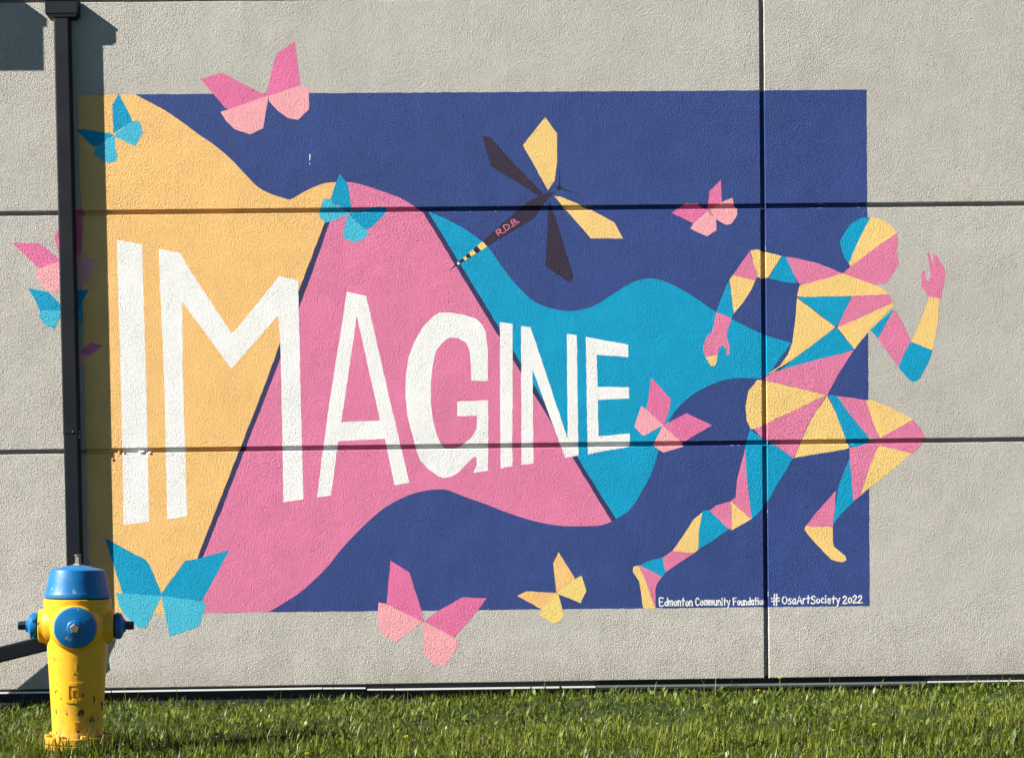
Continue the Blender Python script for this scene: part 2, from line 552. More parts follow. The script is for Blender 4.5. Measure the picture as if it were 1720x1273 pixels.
# letters
letters = empty('lettering', (0, 0, 0), mural)
tag(letters, 'large white capitals spelling IMAGINE')
for P in ([(196.2, 403), (238.6, 410.3), (245.3, 631), (250.6, 876.1), (207.7, 880.7), (203, 640)],
          [(266.3, 417.7), (302.9, 425), (316.5, 450.1), (388.7, 558.9), (392.9, 557.9), (469.3, 463.7), (500.7, 471), (504.2, 631), (509.5, 838.4), (476.2, 843.4), (472.4, 639.5), (470.8, 578.8), (467.2, 529.6),
           (388.7, 619.6), (306, 506.6), (307.1, 631), (314.4, 867), (280.9, 871.9), (276, 640)],
          ([(582.7, 489.9), (615.1, 497.2), (641, 611), (671.6, 744.4), (687.9, 810.3), (663.2, 815.2), (646.5, 737.1), (568, 741.3), (556.1, 831.9), (532.4, 834.8), (550.2, 696.3)],
           [(599.4, 530.7), (638.1, 706.1), (573.3, 709.2)]),
          [(819.8, 639.5), (819.2, 587.2), (816, 557.9), (809.8, 545.3), (799.3, 534.9), (778.4, 528.6), (759.5, 525.5), (738.6, 524.8), (727.1, 531.7), (709.3, 550.6), (695.7, 574.6), (686.3, 599.8), (681.7, 629.1),
           (681.3, 669.1), (684.2, 698.4), (692.5, 729.8), (697.8, 752.8), (706.2, 773.7), (719.8, 788.4), (736.5, 799.9), (744.9, 803), (759.5, 799.9), (772.1, 791.5), (784.6, 777.9), (798.2, 766), (800.8, 769.5),
           (800.8, 780), (795.1, 794.2), (819.8, 790.5), (819.8, 672.2), (767.9, 674.3), (767.9, 698.8), (801.4, 698.4), (800.3, 719.3), (793, 733.9), (774.2, 749.6), (761.6, 753.8), (747, 752.8), (739.6, 744.4),
           (732.3, 725.6), (727.1, 704.6), (723.9, 679.5), (723.5, 652.3), (723.9, 639.5), (727.1, 612.3), (732.3, 589.3), (742.8, 575.7), (754.3, 567.3), (767.9, 567.3), (782.5, 575.7), (788.4, 587.2), (790.9, 612.3),
           (791.3, 639.5)],
          [(839.6, 540.9), (861.2, 544.2), (860.5, 782.9), (840.7, 786.9)],
          [(875.2, 547.5), (891.3, 549.7), (953.4, 736.7), (952.3, 560.7), (968.8, 562.9), (971.6, 764.7), (949.2, 769.1), (894.6, 620.1), (896.1, 777.9), (875.9, 780.7)],
          [(983.7, 565.8), (1055.2, 579), (1055.2, 599.9), (1002, 595.9), (1003.5, 649.8), (1056.8, 650.3), (1056.8, 669.2), (1004.2, 671.8), (1005.1, 732.3), (1057.9, 727.9), (1057.9, 749.9), (987.5, 762.7)]):
    paint('letter', 'white', [P], 3, letters)

# butterflies: fore wings a strong colour, hind wings a lighter one
def butterfly(label, fore, hind, mf, mh):
    b = empty('butterfly', (0, 0, 0), mural)
    b['label'] = label
    for P in fore:
        paint('fore_wing', mf, [P], 3, b)
    for P in hind:
        paint('hind_wing', mh, [P], 4, b)
butterfly('pink butterfly above the top edge of the mural', [
    [(336.8, 134.2), (369.1, 123.3), (377.6, 125.2), (439.9, 157.4), (449.7, 161.8), (386.2, 184), (378.4, 182), (360, 160)],
    [(446, 160), (452.1, 137.9), (458, 112), (465.5, 90.3), (494.8, 70.8), (499.7, 103.7), (504.6, 144.5), (450, 162)]], [
    [(370.3, 188.7), (386.2, 183.1), (450.9, 161.1), (449.7, 172.1), (441.9, 216), (420.4, 226.3), (393.5, 217.3), (380, 203.8)],
    [(450.9, 161.1), (504.6, 144), (510.7, 147.7), (519.3, 147.7), (518.8, 184.3), (501, 201.9), (483.9, 199), (466.8, 186.8), (452.1, 170.9)]], 'deeppink', 'lightpink')
butterfly('turquoise butterfly at the top left corner', [
    [(199.4, 157), (188.4, 177), (189.1, 196.5), (190.8, 225.5), (200.6, 218.5), (222.6, 204), (210.4, 178.2)],
    [(127.3, 218.5), (140.8, 217.3), (185.9, 224.6), (193, 228), (179.8, 233), (166.4, 245.6), (156.6, 246.6), (144.4, 235.6)]], [
    [(193.3, 225), (222.6, 203.8), (232.8, 202.6), (236, 208.7), (240.1, 223.4), (227.4, 246.1), (194, 230.7)],
    [(166.4, 245.4), (179.8, 232.7), (192.8, 229), (194, 250.2), (196.9, 262.5), (195.2, 271), (179.8, 274.7), (156.6, 260), (160.3, 249)]], 'teal', 'lightteal')
butterfly('turquoise butterfly on top of the pink hill', [
    [(571.1, 291.9), (582, 306.7), (585.5, 313.7), (590.2, 349.4), (586, 357), (574.2, 350.8), (554.8, 335.7), (563.7, 307.6)],
    [(582, 355), (614.3, 351.2), (633.5, 346.8), (647.5, 348.6), (650, 353), (644.8, 361.6), (624.8, 381.7), (614.3, 387), (591.6, 366.4)]], [
    [(544.5, 333.4), (555, 335.5), (570.7, 350.3), (583.5, 355.5), (582.9, 361.6), (553.3, 373), (545.4, 374.2), (534.9, 361.6), (538.4, 347.7)],
    [(583.5, 359.5), (591.6, 366), (614.3, 386.9), (620.4, 393.9), (602.1, 406.1), (593.4, 407), (575.9, 399.1), (577.7, 386)]], 'teal', 'lightteal')
butterfly('pink butterfly crossing the upper joint on navy', [
    [(1210.9, 301.9), (1191.5, 321.3), (1189.3, 343), (1188, 357), (1196, 352), (1212.4, 340.9)],
    [(1128.1, 357.9), (1150.4, 342.2), (1171.3, 342.2), (1191.2, 353.2), (1164.6, 375.6), (1144.5, 365.4)]], [
    [(1212.4, 340), (1230.3, 332.5), (1232.5, 343), (1237.8, 349.7), (1238.5, 360.9), (1228.1, 376.6), (1219.1, 377.8), (1203.4, 369.1), (1189.3, 354.5)],
    [(1190, 353), (1202.9, 369.1), (1203.7, 387), (1187.8, 397.2), (1159.4, 384), (1165.4, 374.8)]], 'deeppink', 'lightpink')
butterfly('pink butterfly right of the final letter E', [
    [(1093.7, 634.1), (1126.6, 670.1), (1124.8, 686), (1114.9, 715), (1086, 688)],
    [(1114, 714.5), (1153.1, 693.8), (1195.5, 714.3), (1146, 743.5)]], [
    [(1077.1, 681.8), (1086, 687.6), (1114.6, 714.6), (1080.7, 732), (1065.5, 716.1)],
    [(1113.5, 714.8), (1146, 743.3), (1147.8, 749.7), (1114.2, 760.3), (1096.6, 747.9)]], 'deeppink', 'lightpink')
butterfly('large pink butterfly on the bottom edge', [
    [(656.2, 941.4), (687.4, 960.9), (707.9, 1025.4), (713, 1045.5), (649.5, 1013.6)],
    [(712, 1043), (738.6, 1024.1), (777, 1002.8), (817.4, 1004.4), (789.8, 1040.7), (762.9, 1070.6)]], [
    [(635.8, 1011.3), (649.1, 1013.6), (710.5, 1044.7), (705.4, 1047.1), (665.7, 1077.8), (644, 1067.6), (633.7, 1048.4)],
    [(711, 1044.5), (762.9, 1070), (773.1, 1080.4), (746.3, 1118.7), (725.8, 1114.9), (711.7, 1094.4)]], 'deeppink', 'lightpink')
butterfly('small yellow butterfly on the bottom edge', [
    [(938.1, 926.9), (965, 969.3), (964, 976), (936.9, 996.5), (934.3, 994.7), (929.2, 946)],
    [(868.6, 1000.5), (884.4, 992.6), (934.3, 995.4), (938, 999), (910, 1023)]], [
    [(976.5, 966), (985, 992.1), (975.2, 1012.6), (936.5, 996.9), (965, 972.5)],
    [(937.6, 997), (947.9, 1035.6), (930.5, 1047.1), (905.7, 1033), (910, 1022.6)]], 'yellow', 'lightyellow')
butterfly('large turquoise butterfly beside the hydrant', [
    [(175.7, 902.7), (245.1, 940.2), (252.1, 949.8), (269.5, 991.6), (272.5, 1001), (205.9, 996.3), (190.2, 946.3)],
    [(271.5, 996), (311.4, 941.1), (330.6, 938.4), (384.7, 923.6), (339.3, 1010.3), (304.4, 1006), (271.5, 1001)]], [
    [(194.5, 995.1), (205.9, 995.8), (271.8, 1000.4), (259.1, 1026.5), (244.2, 1055.3), (231.2, 1052.7), (210.2, 1033.5), (199.8, 1017.8)],
    [(271.8, 1000.4), (339.3, 1009.8), (346.3, 1014.3), (335.8, 1048.3), (327.1, 1054.4), (285.2, 1068.4), (276.5, 1028.3), (272.2, 1005.6)]], 'teal', 'lightteal')
butterfly('pink butterfly partly behind the downspout', [
    [(20.2, 408.3), (65.8, 408.3), (97.6, 433.8), (114, 443), (97.6, 441.5), (65.8, 451.2)],
    [(112, 442), (97, 420), (91, 396), (100, 383), (128, 352), (140, 352), (137, 425)]], [
    [(65.8, 450.8), (97.6, 440.2), (112, 442.5), (101.8, 488), (93.4, 491.1), (78.5, 487.9), (63.7, 470.9), (59.4, 458.2)],
    [(111, 441.5), (136, 430), (158, 435), (155, 460), (145, 478), (120, 470)]], 'deeppink', 'lightpink')
butterfly('turquoise butterfly partly behind the downspout', [
    [(47.1, 484.7), (80.6, 490), (100.8, 511.3), (112, 522), (66.8, 521.8), (59.4, 504.9)],
    [(110, 520), (128.4, 487.9), (149.6, 486.9), (137.9, 507), (135.8, 519)]], [
    [(66.8, 521.4), (111, 521.3), (98.7, 536.7), (91.2, 552.6), (74.3, 545.2), (65.8, 532.5)],
    [(110.5, 521), (140, 518), (140, 528), (138, 542), (129, 553), (115, 545)]], 'teal', 'lightteal')
butterfly('small plum pink butterfly in the shade of the downspout', [
    [(133, 592), (152.8, 574.9), (174, 580.2), (148.5, 598.2)]], [
    [(130, 591), (133, 592), (148.5, 598.2), (141, 610), (122, 606)]], 'deeppink', 'lightpink')
paint('paint_drip', 'white', [[(520, 260), (521.6, 259), (521.2, 267), (520.8, 270), (519.6, 270)], [(519.6, 274), (521, 274), (520.8, 276.5), (519.8, 276.5)]], 3, mural, rag=False)

# dragonfly
dfly = empty('dragonfly', (0, 0, 0), mural)
dfly['label'] = 'dark bodied dragonfly with two yellow and two dark wings'
paint('wing', 'paleyellow', [[(915.6, 197.1), (935.7, 224), (935.7, 273), (931.7, 303.2), (920.4, 319.6), (878.4, 244.1)]], 3, dfly)
paint('wing', 'plum', [[(810, 228.3), (824.3, 231), (855.8, 266.7), (912.4, 325.8), (904.8, 329.6), (875.9, 310.8), (824.3, 279.3)]], 3, dfly)
paint('wing', 'paleyellow', [[(930.7, 329.6), (942.5, 330.9), (994.1, 353.5), (1031.8, 373.6), (1046.4, 400.8), (992.8, 400.8), (951.3, 353.5)]], 3, dfly)
paint('wing', 'plum', [[(921.9, 336), (928.7, 353.5), (963.4, 462.9), (957.6, 474.7), (916.1, 447.8), (921.2, 353.5)]], 3, dfly)
paint('body', 'plum', [[(932.5, 322.8), (913.6, 325.8), (886, 339.7), (864.6, 357.3), (810.5, 405), (818.1, 413.8), (896, 367.3), (906.1, 353.5), (921.2, 332.1)]], 4, dfly)
ta, tb, ba, bb = (810.5, 405.5), (767.8, 441.5), (818.3, 414.5), (770.3, 444.5)
L = lambda a, b, t: (a[0] + (b[0] - a[0]) * t, a[1] + (b[1] - a[1]) * t)
for t0, t1, c in ((0, 0.22, 'lightyellow'), (0.22, 0.38, 'black'), (0.38, 0.55, 'lightyellow'), (0.55, 0.68, 'black'), (0.68, 0.78, 'lightyellow'), (0.78, 0.95, 'black'), (0.95, 1.04, 'white')):
    paint('tail_band', c, [[L(ta, tb, t0), L(ta, tb, t1), L(ba, bb, t1), L(ba, bb, t0)]], 4, dfly, rag=False)
paint('tail_tip', 'black', [[(767.5, 441.8), (769.3, 444.3), (752.7, 456.4)]], 4, dfly, rag=False)
paint('head', 'black', [[(939.3 + 4.3 * math.cos(a * math.pi / 8), 315.8 + 4.5 * math.sin(a * math.pi / 8)) for a in range(16)]], 3, dfly, rag=False)
paint('antenna', 'black', [[(938.4, 314), (940.6, 314), (939.6, 279.3)]], 4, dfly, rag=False)
paint('antenna', 'black', [[(941, 317.3), (942.5, 315), (972.7, 327)]], 4, dfly, rag=False)

# hand-brushed writing: glyphs as brush strokes
GL = {
 'E': (.58, [[(.52, .98), (0, 1), (0.02, 0), (.56, .03)], [(0, .5), (.42, .52)]]),
 'd': (.45, [[(.43, .98), (.41, 0)], [(.42, .42), (.22, .5), (.03, .28), (.12, .03), (.3, .04), (.41, .2)]]),
 'm': (.6, [[(0, 0), (0.01, .5)], [(0, .36), (.15, .5), (.28, .38), (.28, 0)], [(.28, .36), (.44, .5), (.57, .36), (.56, 0)]]),
 'o': (.42, [[(.22, .5), (.03, .32), (.08, .04), (.28, .02), (.4, .24), (.22, .5)]]),
 'n': (.4, [[(0, 0), (0.01, .5)], [(0, .34), (.2, .5), (.36, .34), (.36, 0)]]),
 't': (.4, [[(.2, .95), (.18, 0)], [(0, .62), (.4, .64)]]),
 'C': (.58, [[(.52, .8), (.34, 1), (.1, .82), (.02, .42), (.12, .08), (.36, .02), (.56, .18)]]),
 'u': (.42, [[(0, .5), (.04, .12), (.2, .02), (.36, .18), (.38, .5)], [(.38, .5), (.38, 0)]]),
 'i': (.1, [[(.05, .46), (.04, 0)], [(.05, .74), (.05, .64)]]),
 'y': (.42, [[(0, .5), (.2, .08)], [(.42, .52), (.1, -.3)]]),
 'F': (.52, [[(.52, .98), (0, 1), (0.02, 0)], [(0, .52), (.4, .54)]]),
 'a': (.42, [[(.36, .44), (.16, .5), (.02, .26), (.12, .02), (.28, .08), (.37, .24)], [(.36, .52), (.4, 0)]]),
 '#': (.8, [[(.3, 1.25), (.24, -.1)], [(.54, 1.25), (.48, -.1)], [(.02, .74), (.76, .78)], [(0, .38), (.76, .42)]]),
 'O': (.62, [[(.32, .97), (.06, .7), (.04, .3), (.26, .02), (.52, .16), (.58, .6), (.32, .97)]]),
 's': (.34, [[(.32, .5), (.1, .5), (.06, .34), (.3, .22), (.28, .02), (0, .02)]]),
 'A': (.6, [[(0, 0), (.3, 1), (.58, 0)], [(.1, .34), (.5, .34)]]),
 'r': (.28, [[(0, 0), (.01, .5)], [(0, .34), (.13, .5), (.27, .48)]]),
 'S': (.52, [[(.5, .85), (.3, 1), (.08, .86), (.12, .62), (.44, .42), (.44, .12), (.2, 0), (0, .12)]]),
 'c': (.36, [[(.35, .4), (.2, .5), (.03, .3), (.1, .04), (.35, .1)]]),
 'e': (.4, [[(.05, .27), (.37, .3), (.26, .5), (.1, .44), (.04, .16), (.18, .01), (.38, .1)]]),
 '2': (.52, [[(.03, .76), (.22, .98), (.42, .84), (.36, .54), (0, .02), (.52, .04)]]),
 '0': (.46, [[(.24, .74), (.04, .5), (.06, .16), (.22, .0), (.4, .18), (.42, .54), (.24, .74)]]),
 'R': (.5, [[(0, 0), (0, 1), (.34, .95), (.42, .76), (.3, .56), (0, .5)], [(.15, .5), (.5, 0)]]),
 'D': (.5, [[(0, 0), (0, 1), (.34, .86), (.48, .5), (.34, .12), (0, 0)]]),
 'B': (.45, [[(0, 0), (0, 1), (.35, .9), (.35, .64), (0, .52)], [(0, .52), (.42, .4), (.42, .1), (0, 0)]]),
 '.': (.1, [[(.0, .02), (.08, .02)]]),
}
def stroke_tris(pts, wd):
    n = len(pts)
    left, right = [], []
    for i, p in enumerate(pts):
        a = pts[max(0, i - 1)]; b = pts[min(n - 1, i + 1)]
        dx, dy = b[0] - a[0], b[1] - a[1]
        l = math.hypot(dx, dy) or 1
        ext = wd * 0.4 if i == 0 else (-wd * 0.4 if i == n - 1 else 0)
        qx, qy = p[0] - dx / l * ext, p[1] - dy / l * ext
        w_ = wd * random.uniform(0.85, 1.12) / 2
        if 0 < i < n - 1:
            u1 = ((p[0] - a[0]), (p[1] - a[1])); u2 = ((b[0] - p[0]), (b[1] - p[1]))
            cs = (u1[0] * u2[0] + u1[1] * u2[1]) / ((math.hypot(*u1) * math.hypot(*u2)) or 1)
            w_ /= max(0.62, math.sqrt(max(0, (1 + cs) / 2)))
        left.append((qx - dy / l * w_, qy + dx / l * w_)); right.append((qx + dy / l * w_, qy - dx / l * w_))
    return [[left[i], right[i], right[i + 1], left[i + 1]] for i in range(n - 1)]

def write(name, text, x0, y0, x1, y1, cap, wd, mat, parent, layer, label=None, gap=.17):
    """brush `text` along the baseline (x0,y0)-(x1,y1), cap height in px"""
    tot = sum(GL[c][0] + gap for c in text) - gap
    Ld = math.hypot(x1 - x0, y1 - y0)
    ux, uy = (x1 - x0) / Ld, (y1 - y0) / Ld
    sx = Ld / tot
    cur = 0
    vs, fs = [], []
    si = 0
    for c in text:
        wg, strokes = GL[c]
        jy = random.uniform(-.04, .05) * cap
        for st in strokes:
            kx = 1.28 if c in 'monuarsceyi' else 1.0
            pts = [((cur + a) * sx, b * kx * cap + jy) for a, b in st]
            if len(pts) > 3:
                pts = spline(pts, 3)
            for q in stroke_tris(pts, wd):
                quad = [W(x0 + ux * a + uy * b, y0 + uy * a - ux * b) for a, b in q]
                coat([[quad[0], quad[1], quad[2]], [quad[0], quad[2], quad[3]]], layer + si * 0.14, vs, fs)
            si += 1
        cur += wg + gap
    o = obj(name, vs, fs, MAT[mat], parent)
    if label:
        o['label'] = label
    return o
ins = empty('inscription', (0, 0, 0), mural)
ins['label'] = 'white hand brushed line naming a foundation, an art society and 2022'
write('word', 'Edmonton', 1108, 1017.4, 1163, 1016.9, 13.0, 2.05, 'white', ins, 5)
write('word', 'Community', 1168.5, 1016.6, 1226, 1015.8, 12.5, 2.0, 'white', ins, 5)
write('word', 'Foundation', 1232, 1016.0, 1285.5, 1015.0, 12.0, 1.95, 'white', ins, 5)
write('word', '#', 1296, 1014.4, 1309.5, 1014.2, 13.5, 2.3, 'white', ins, 5)
write('word', 'OsaArtSociety', 1314, 1013.8, 1410.5, 1012.6, 13.0, 2.15, 'white', ins, 5)
write('word', '2022', 1416, 1013.0, 1448.5, 1012.0, 12.5, 2.3, 'white', ins, 5)
write('word', 'R.D.B.', 838.5, 396.5, 873, 373.0, 9.6, 1.5, 'pink', dfly, 5, gap=.12)

# runner: faceted figure, each facet its own piece of colour
runner = empty('runner', (0, 0, 0), mural)
runner['label'] = 'running figure made of yellow, pink and turquoise facets'
def T(ox, oy, s):
    return lambda P: [(ox + u / s, oy + v / s) for u, v in P]
A = T(1160, 350, 3.739)
B = T(1040, 580, 2.829)
FAC = [
 ('teal', A, [(1130, 55), (1075, 60), (1005, 100), (960, 165), (938, 210), (950, 265), (965, 310), (993, 345), (1050, 215), (1105, 110)]),
 ('yellow', A, [(1130, 55), (1200, 72), (1260, 105), (1297, 155), (1180, 235), (1005, 370), (993, 345), (1050, 215)]),
 ('pink', A, [(1297, 160), (1302, 230), (1290, 265), (1310, 350), (1300, 365), (1290, 370), (1275, 400), (1262, 425), (1240, 460), (1215, 475), (1190, 472), (1175, 480), (1150, 480), (955, 408), (1000, 370), (1180, 235)]),
 ('yellow', A, [(955, 408), (1150, 480), (1215, 510), (1245, 540), (1010, 552), (720, 558), (668, 552), (685, 485), (720, 475), (850, 440)]),
 ('pink', A, [(600, 305), (660, 312), (800, 345), (955, 408), (850, 442), (690, 482), (675, 465), (650, 420)]),
 ('teal', A, [(570, 300), (600, 305), (650, 420), (668, 470), (580, 462), (490, 440), (530, 370)]),
 ('yellow', A, [(375, 265), (415, 258), (570, 300), (530, 365), (487, 435), (440, 440), (420, 430)]),
 ('pink', A, [(372, 268), (420, 430), (405, 457), (265, 420), (320, 340)]),
 ('yellow', A, [(265, 418), (405, 455), (385, 505), (330, 590), (272, 660), (255, 530), (243, 450)]),
 ('teal', A, [(240, 455), (255, 530), (272, 660), (258, 690), (160, 650), (190, 570)]),
 ('pink', A, [(160, 650), (258, 690), (235, 760), (225, 800), (245, 870), (245, 920), (228, 925), (225, 890), (205, 860), (180, 875), (168, 922), (95, 937), (80, 900), (78, 860), (105, 800), (135, 775)]),
 ('yellow', A, [(95, 935), (168, 920), (165, 960), (150, 990), (125, 990)]),
 ('teal', A, [(668, 558), (740, 556), (1015, 553), (965, 650), (915, 745)]),
 ('yellow', A, [(668, 562), (910, 745), (780, 847), (640, 952), (560, 1012), (485, 1040), (560, 990), (610, 920), (640, 840), (655, 720)]),
 ('pink', A, [(1015, 553), (1100, 546), (1245, 540), (1275, 590), (1100, 670), (920, 748), (965, 650)]),
 ('yellow', A, [(1275, 590), (1265, 625), (1120, 770), (1030, 885), (920, 748), (1100, 670)]),
 ('teal', A, [(915, 748), (1030, 885), (900, 927), (690, 977), (560, 1017), (490, 1045), (640, 950), (780, 848)]),
 ('pink', B, [(1115, 24), (1045, 130), (988, 237), (850, 204), (760, 182), (672, 165), (720, 133), (800, 106), (950, 66)]),
 ('teal', A, [(1280, 625), (1210, 750), (1175, 815), (1130, 765)]),
 ('pink', A, [(1285, 635), (1330, 715), (1385, 830), (1320, 950), (1300, 992), (1240, 910), (1175, 815), (1220, 735)]),
 ('teal', A, [(1382, 838), (1520, 893), (1500, 950), (1440, 1070), (1400, 1092), (1370, 1075), (1305, 1000), (1325, 950)]),
 ('yellow', A, [(1495, 555), (1563, 565), (1555, 700), (1520, 893), (1386, 838), (1450, 690)]),
 ('pink', A, [(1493, 556), (1470, 520), (1450, 490), (1447, 420), (1455, 395), (1468, 390), (1475, 410), (1470, 440), (1495, 460), (1508, 420), (1500, 370), (1490, 320), (1485, 280), (1492, 272), (1505, 300), (1530, 375), (1522, 310), (1528, 290), (1545, 292), (1565, 330), (1590, 370), (1600, 400), (1595, 460), (1580, 520), (1575, 567)]),
 ('yellow', B, [(655, 166), (672, 164), (850, 203), (985, 236), (870, 290), (720, 362), (640, 397), (625, 397), (605, 355), (600, 290), (615, 215)]),
 ('pink', B, [(985, 238), (900, 370), (862, 455), (830, 537), (740, 472), (685, 445), (640, 398), (720, 363), (860, 296)]),
 ('yellow', B, [(988, 238), (1030, 320), (1060, 400), (1095, 487), (1070, 495), (960, 512), (833, 535), (868, 450), (905, 365)]),
 ('teal', B, [(995, 236), (1035, 240), (1090, 320), (1180, 430), (1195, 462), (1100, 488), (1060, 400), (1030, 320)]),
 ('pink', B, [(1035, 240), (1190, 262), (1185, 300), (1220, 400), (1240, 445), (1180, 432), (1090, 320)]),
 ('yellow', B, [(1172, 260), (1200, 260), (1300, 300), (1395, 352), (1320, 395), (1240, 440), (1220, 400), (1185, 300)]),
 ('pink', B, [(1395, 352), (1430, 390), (1455, 440), (1430, 480), (1395, 515), (1235, 475), (1240, 440), (1320, 395)]),
 ('yellow', B, [(1230, 470), (1390, 513), (1300, 590), (1185, 680), (1145, 715), (1180, 600), (1215, 510)]),
 ('pink', B, [(1240, 440), (1237, 473), (1217, 512), (1182, 602), (1147, 714), (1110, 742), (1100, 630), (1095, 488), (1195, 460)]),
 ('teal', B, [(1095, 535), (1105, 630), (1112, 745), (1060, 795), (1035, 825), (1015, 855), (1025, 770), (1040, 680), (1065, 610)]),
 ('pink', B, [(1030, 690), (1025, 770), (1015, 862), (885, 860), (940, 790)]),
 ('yellow', B, [(885, 858), (1015, 863), (1015, 930), (1020, 955), (1075, 1000), (1080, 1020), (1060, 1030), (1010, 1018), (975, 985), (920, 925), (880, 875)]),
 ('teal', B, [(622, 398), (685, 445), (740, 474), (827, 535), (750, 660), (700, 750), (685, 770), (630, 825), (620, 740), (605, 620), (600, 480)]),
 ('pink', B, [(600, 485), (605, 620), (620, 740), (630, 825), (575, 780), (530, 740), (553, 720), (560, 640), (580, 560)]),
 ('yellow', B, [(530, 740), (628, 825), (535, 878), (535, 800)]),
 ('pink', B, [(530, 740), (535, 800), (535, 878), (515, 867), (430, 785), (460, 760)]),
 ('teal', B, [(430, 783), (523, 872), (440, 930), (375, 970), (380, 870), (393, 795), (400, 785)]),
 ('yellow', B, [(395, 793), (380, 870), (375, 970), (355, 987), (250, 980), (300, 910), (350, 830)]),
 ('pink', B, [(250, 976), (358, 985), (220, 1077), (207, 1008)]),
 ('teal', B, [(207, 1006), (220, 1078), (205, 1100), (95, 1045), (130, 1028)]),
 ('pink', B, [(95, 1043), (204, 1098), (180, 1130), (172, 1160), (174, 1250), (130, 1130)]),
 ('yellow', B, [(85, 1045), (95, 1048), (130, 1130), (173, 1249), (115, 1250), (105, 1180), (95, 1120), (65, 1075), (68, 1052)]),
]
for i, (c, tr, P) in enumerate(FAC):
    paint('facet', 'paleyellow' if c == 'yellow' else c, [tr(P)], 3 + (i % 3) * 0.3, runner)

# ------------------------------------------------------------------ downspout
m_p, n_p, p_p = mk('charcoal_metal', lin(18, 22, 28), 0.5, 0.25)
nz = N(n_p, 'ShaderNodeTexNoise'); nz.inputs['Scale'].default_value = 6; nz.inputs['Detail'].default_value = 5
geo = N(n_p, 'ShaderNodeNewGeometry'); n_p.links.new(geo.outputs['Position'], nz.inputs['Vector'])
mr = N(n_p, 'ShaderNodeMapRange'); mr.inputs['To Min'].default_value = 0.35; mr.inputs['To Max'].default_value = 0.6
n_p.links.new(nz.outputs[0], mr.inputs['Value']); n_p.links.new(mr.outputs[0], p_p.inputs['Roughness'])
PD = 0.058      # front face of the pipe stands this far off the wall
xa = (W(92.5, 30, PD)[0] + W(106, 890, PD)[0]) / 2
PW = 0.077
pipe_x0, pipe_x1 = xa, xa + PW
spout = empty('downspout', (xa + PW / 2, -PD / 2, W(110, 1060)[1]))
tag(spout, 'dark charcoal rectangular downspout running down the wall behind the hydrant', 'downspout')
sp0 = Vector(spout.location)

def pipe_profile():
    """rounded rectangle with shallow flutes, around (0,0): x across, y depth"""
    w_, d_ = PW / 2, 0.05 / 2
    r = 0.007
    pts = []
    n = 14
    for i in range(n + 1):                       # front, fluted
        x = -w_ + r + (2 * w_ - 2 * r) * i / n
        pts.append((x, -d_ + (0.0 if i in (4, 5, 9, 10) else 0)))
    for i in range(1, 4):
        a = -math.pi / 2 + math.pi / 2 * i / 3
        pts.append((w_ - r + r * math.cos(a), -d_ + r + r * math.sin(a)))
    pts += [(w_, 0.0), (w_, d_ - r)]
    for i in range(1, 4):
        a = math.pi / 2 * i / 3
        pts.append((w_ - r + r * math.cos(a), d_ - r + r * math.sin(a)))
    pts += [(-w_ + r, d_)]
    for i in range(1, 4):
        a = math.pi / 2 + math.pi / 2 * i / 3
        pts.append((-w_ + r + r * math.cos(a), d_ - r + r * math.sin(a)))
    pts += [(-w_, 0.0)]
    for i in range(0, 3):
        a = math.pi + math.pi / 2 * i / 3
        pts.append((-w_ + r + r * math.cos(a), -d_ + r + r * math.sin(a)))
    return pts
PRO = pipe_profile()
def sweep(bm, frames, scale=1.0):
    """frames: (centre, across vector, depth vector)"""
    rings = []
    for c, ax, dp in frames:
        rings.append([bm.verts.new(c + ax * (p[0] * scale) + dp * (p[1] * scale)) for p in PRO])
    n = len(PRO)
    for a, b in zip(rings, rings[1:]):
        for i in range(n):
            j = (i + 1) % n
            bm.faces.new((a[i], a[j], b[j], b[i]))
    bm.faces.new(rings[0][::-1]); bm.faces.new(rings[-1])

pcx, pcy = xa + PW / 2, -PD + 0.025
head_top = W(110, -3, 0.065)[1]
head_bot = W(110, 24, 0.065)[1]
z_seam = W(112, 727, PD)[1]
z_elbow = W(118, 1034, PD)[1]
X_, Y_ = Vector((1, 0, 0)), Vector((0, 1, 0))
def local(bm):
    bmesh.ops.translate(bm, vec=-sp0, verts=bm.verts)
bm = bmesh.new(); sweep(bm, [(Vector((pcx, pcy, head_bot + 0.01)), X_, Y_), (Vector((pcx, pcy, z_seam)), X_, Y_)]); local(bm)
bobj('pipe', bm, m_p, spout, True)
bm = bmesh.new(); sweep(bm, [(Vector((pcx, pcy, z_seam + 0.05)), X_, Y_), (Vector((pcx, pcy, z_elbow)), X_, Y_)], 0.965); local(bm)
bobj('pipe', bm, m_p, spout, True)
# band with a fixing ear at the seam
bm = bmesh.new(); sweep(bm, [(Vector((pcx, pcy, z_seam - 0.003)), X_, Y_), (Vector((pcx, pcy, z_seam + 0.004)), X_, Y_)], 1.05)
add_box(bm, pipe_x1 - 0.004, pipe_x1 + 0.011, -PD + 0.002, -PD + 0.008, z_seam - 0.028, z_seam + 0.012, 0.001); local(bm)
bobj('band', bm, m_p, spout)
bm = bmesh.new()
add_lathe(bm, [(0.004, 0), (0.004, 0.002), (0.002, 0.004)], 8, Matrix.Translation((pcx + 0.012, -PD - 0.001, z_seam + 0.005)) @ Matrix.Rotation(math.pi / 2, 4, 'X')); local(bm)
bobj('screw', bm, mk('bare_steel', (0.6, 0.6, 0.6, 1), 0.3, 0.5, 1.0)[0], spout)
for zz in (W(110, 140, PD)[1], W(110, 560, PD)[1], W(112, 905, PD)[1]):
    bm = bmesh.new()
    add_box(bm, pipe_x0 + 0.006, pipe_x1 - 0.006, -0.012, 0.001, zz - 0.012, zz + 0.012, 0.001); local(bm)
    bobj('wall_bracket', bm, m_p, spout)
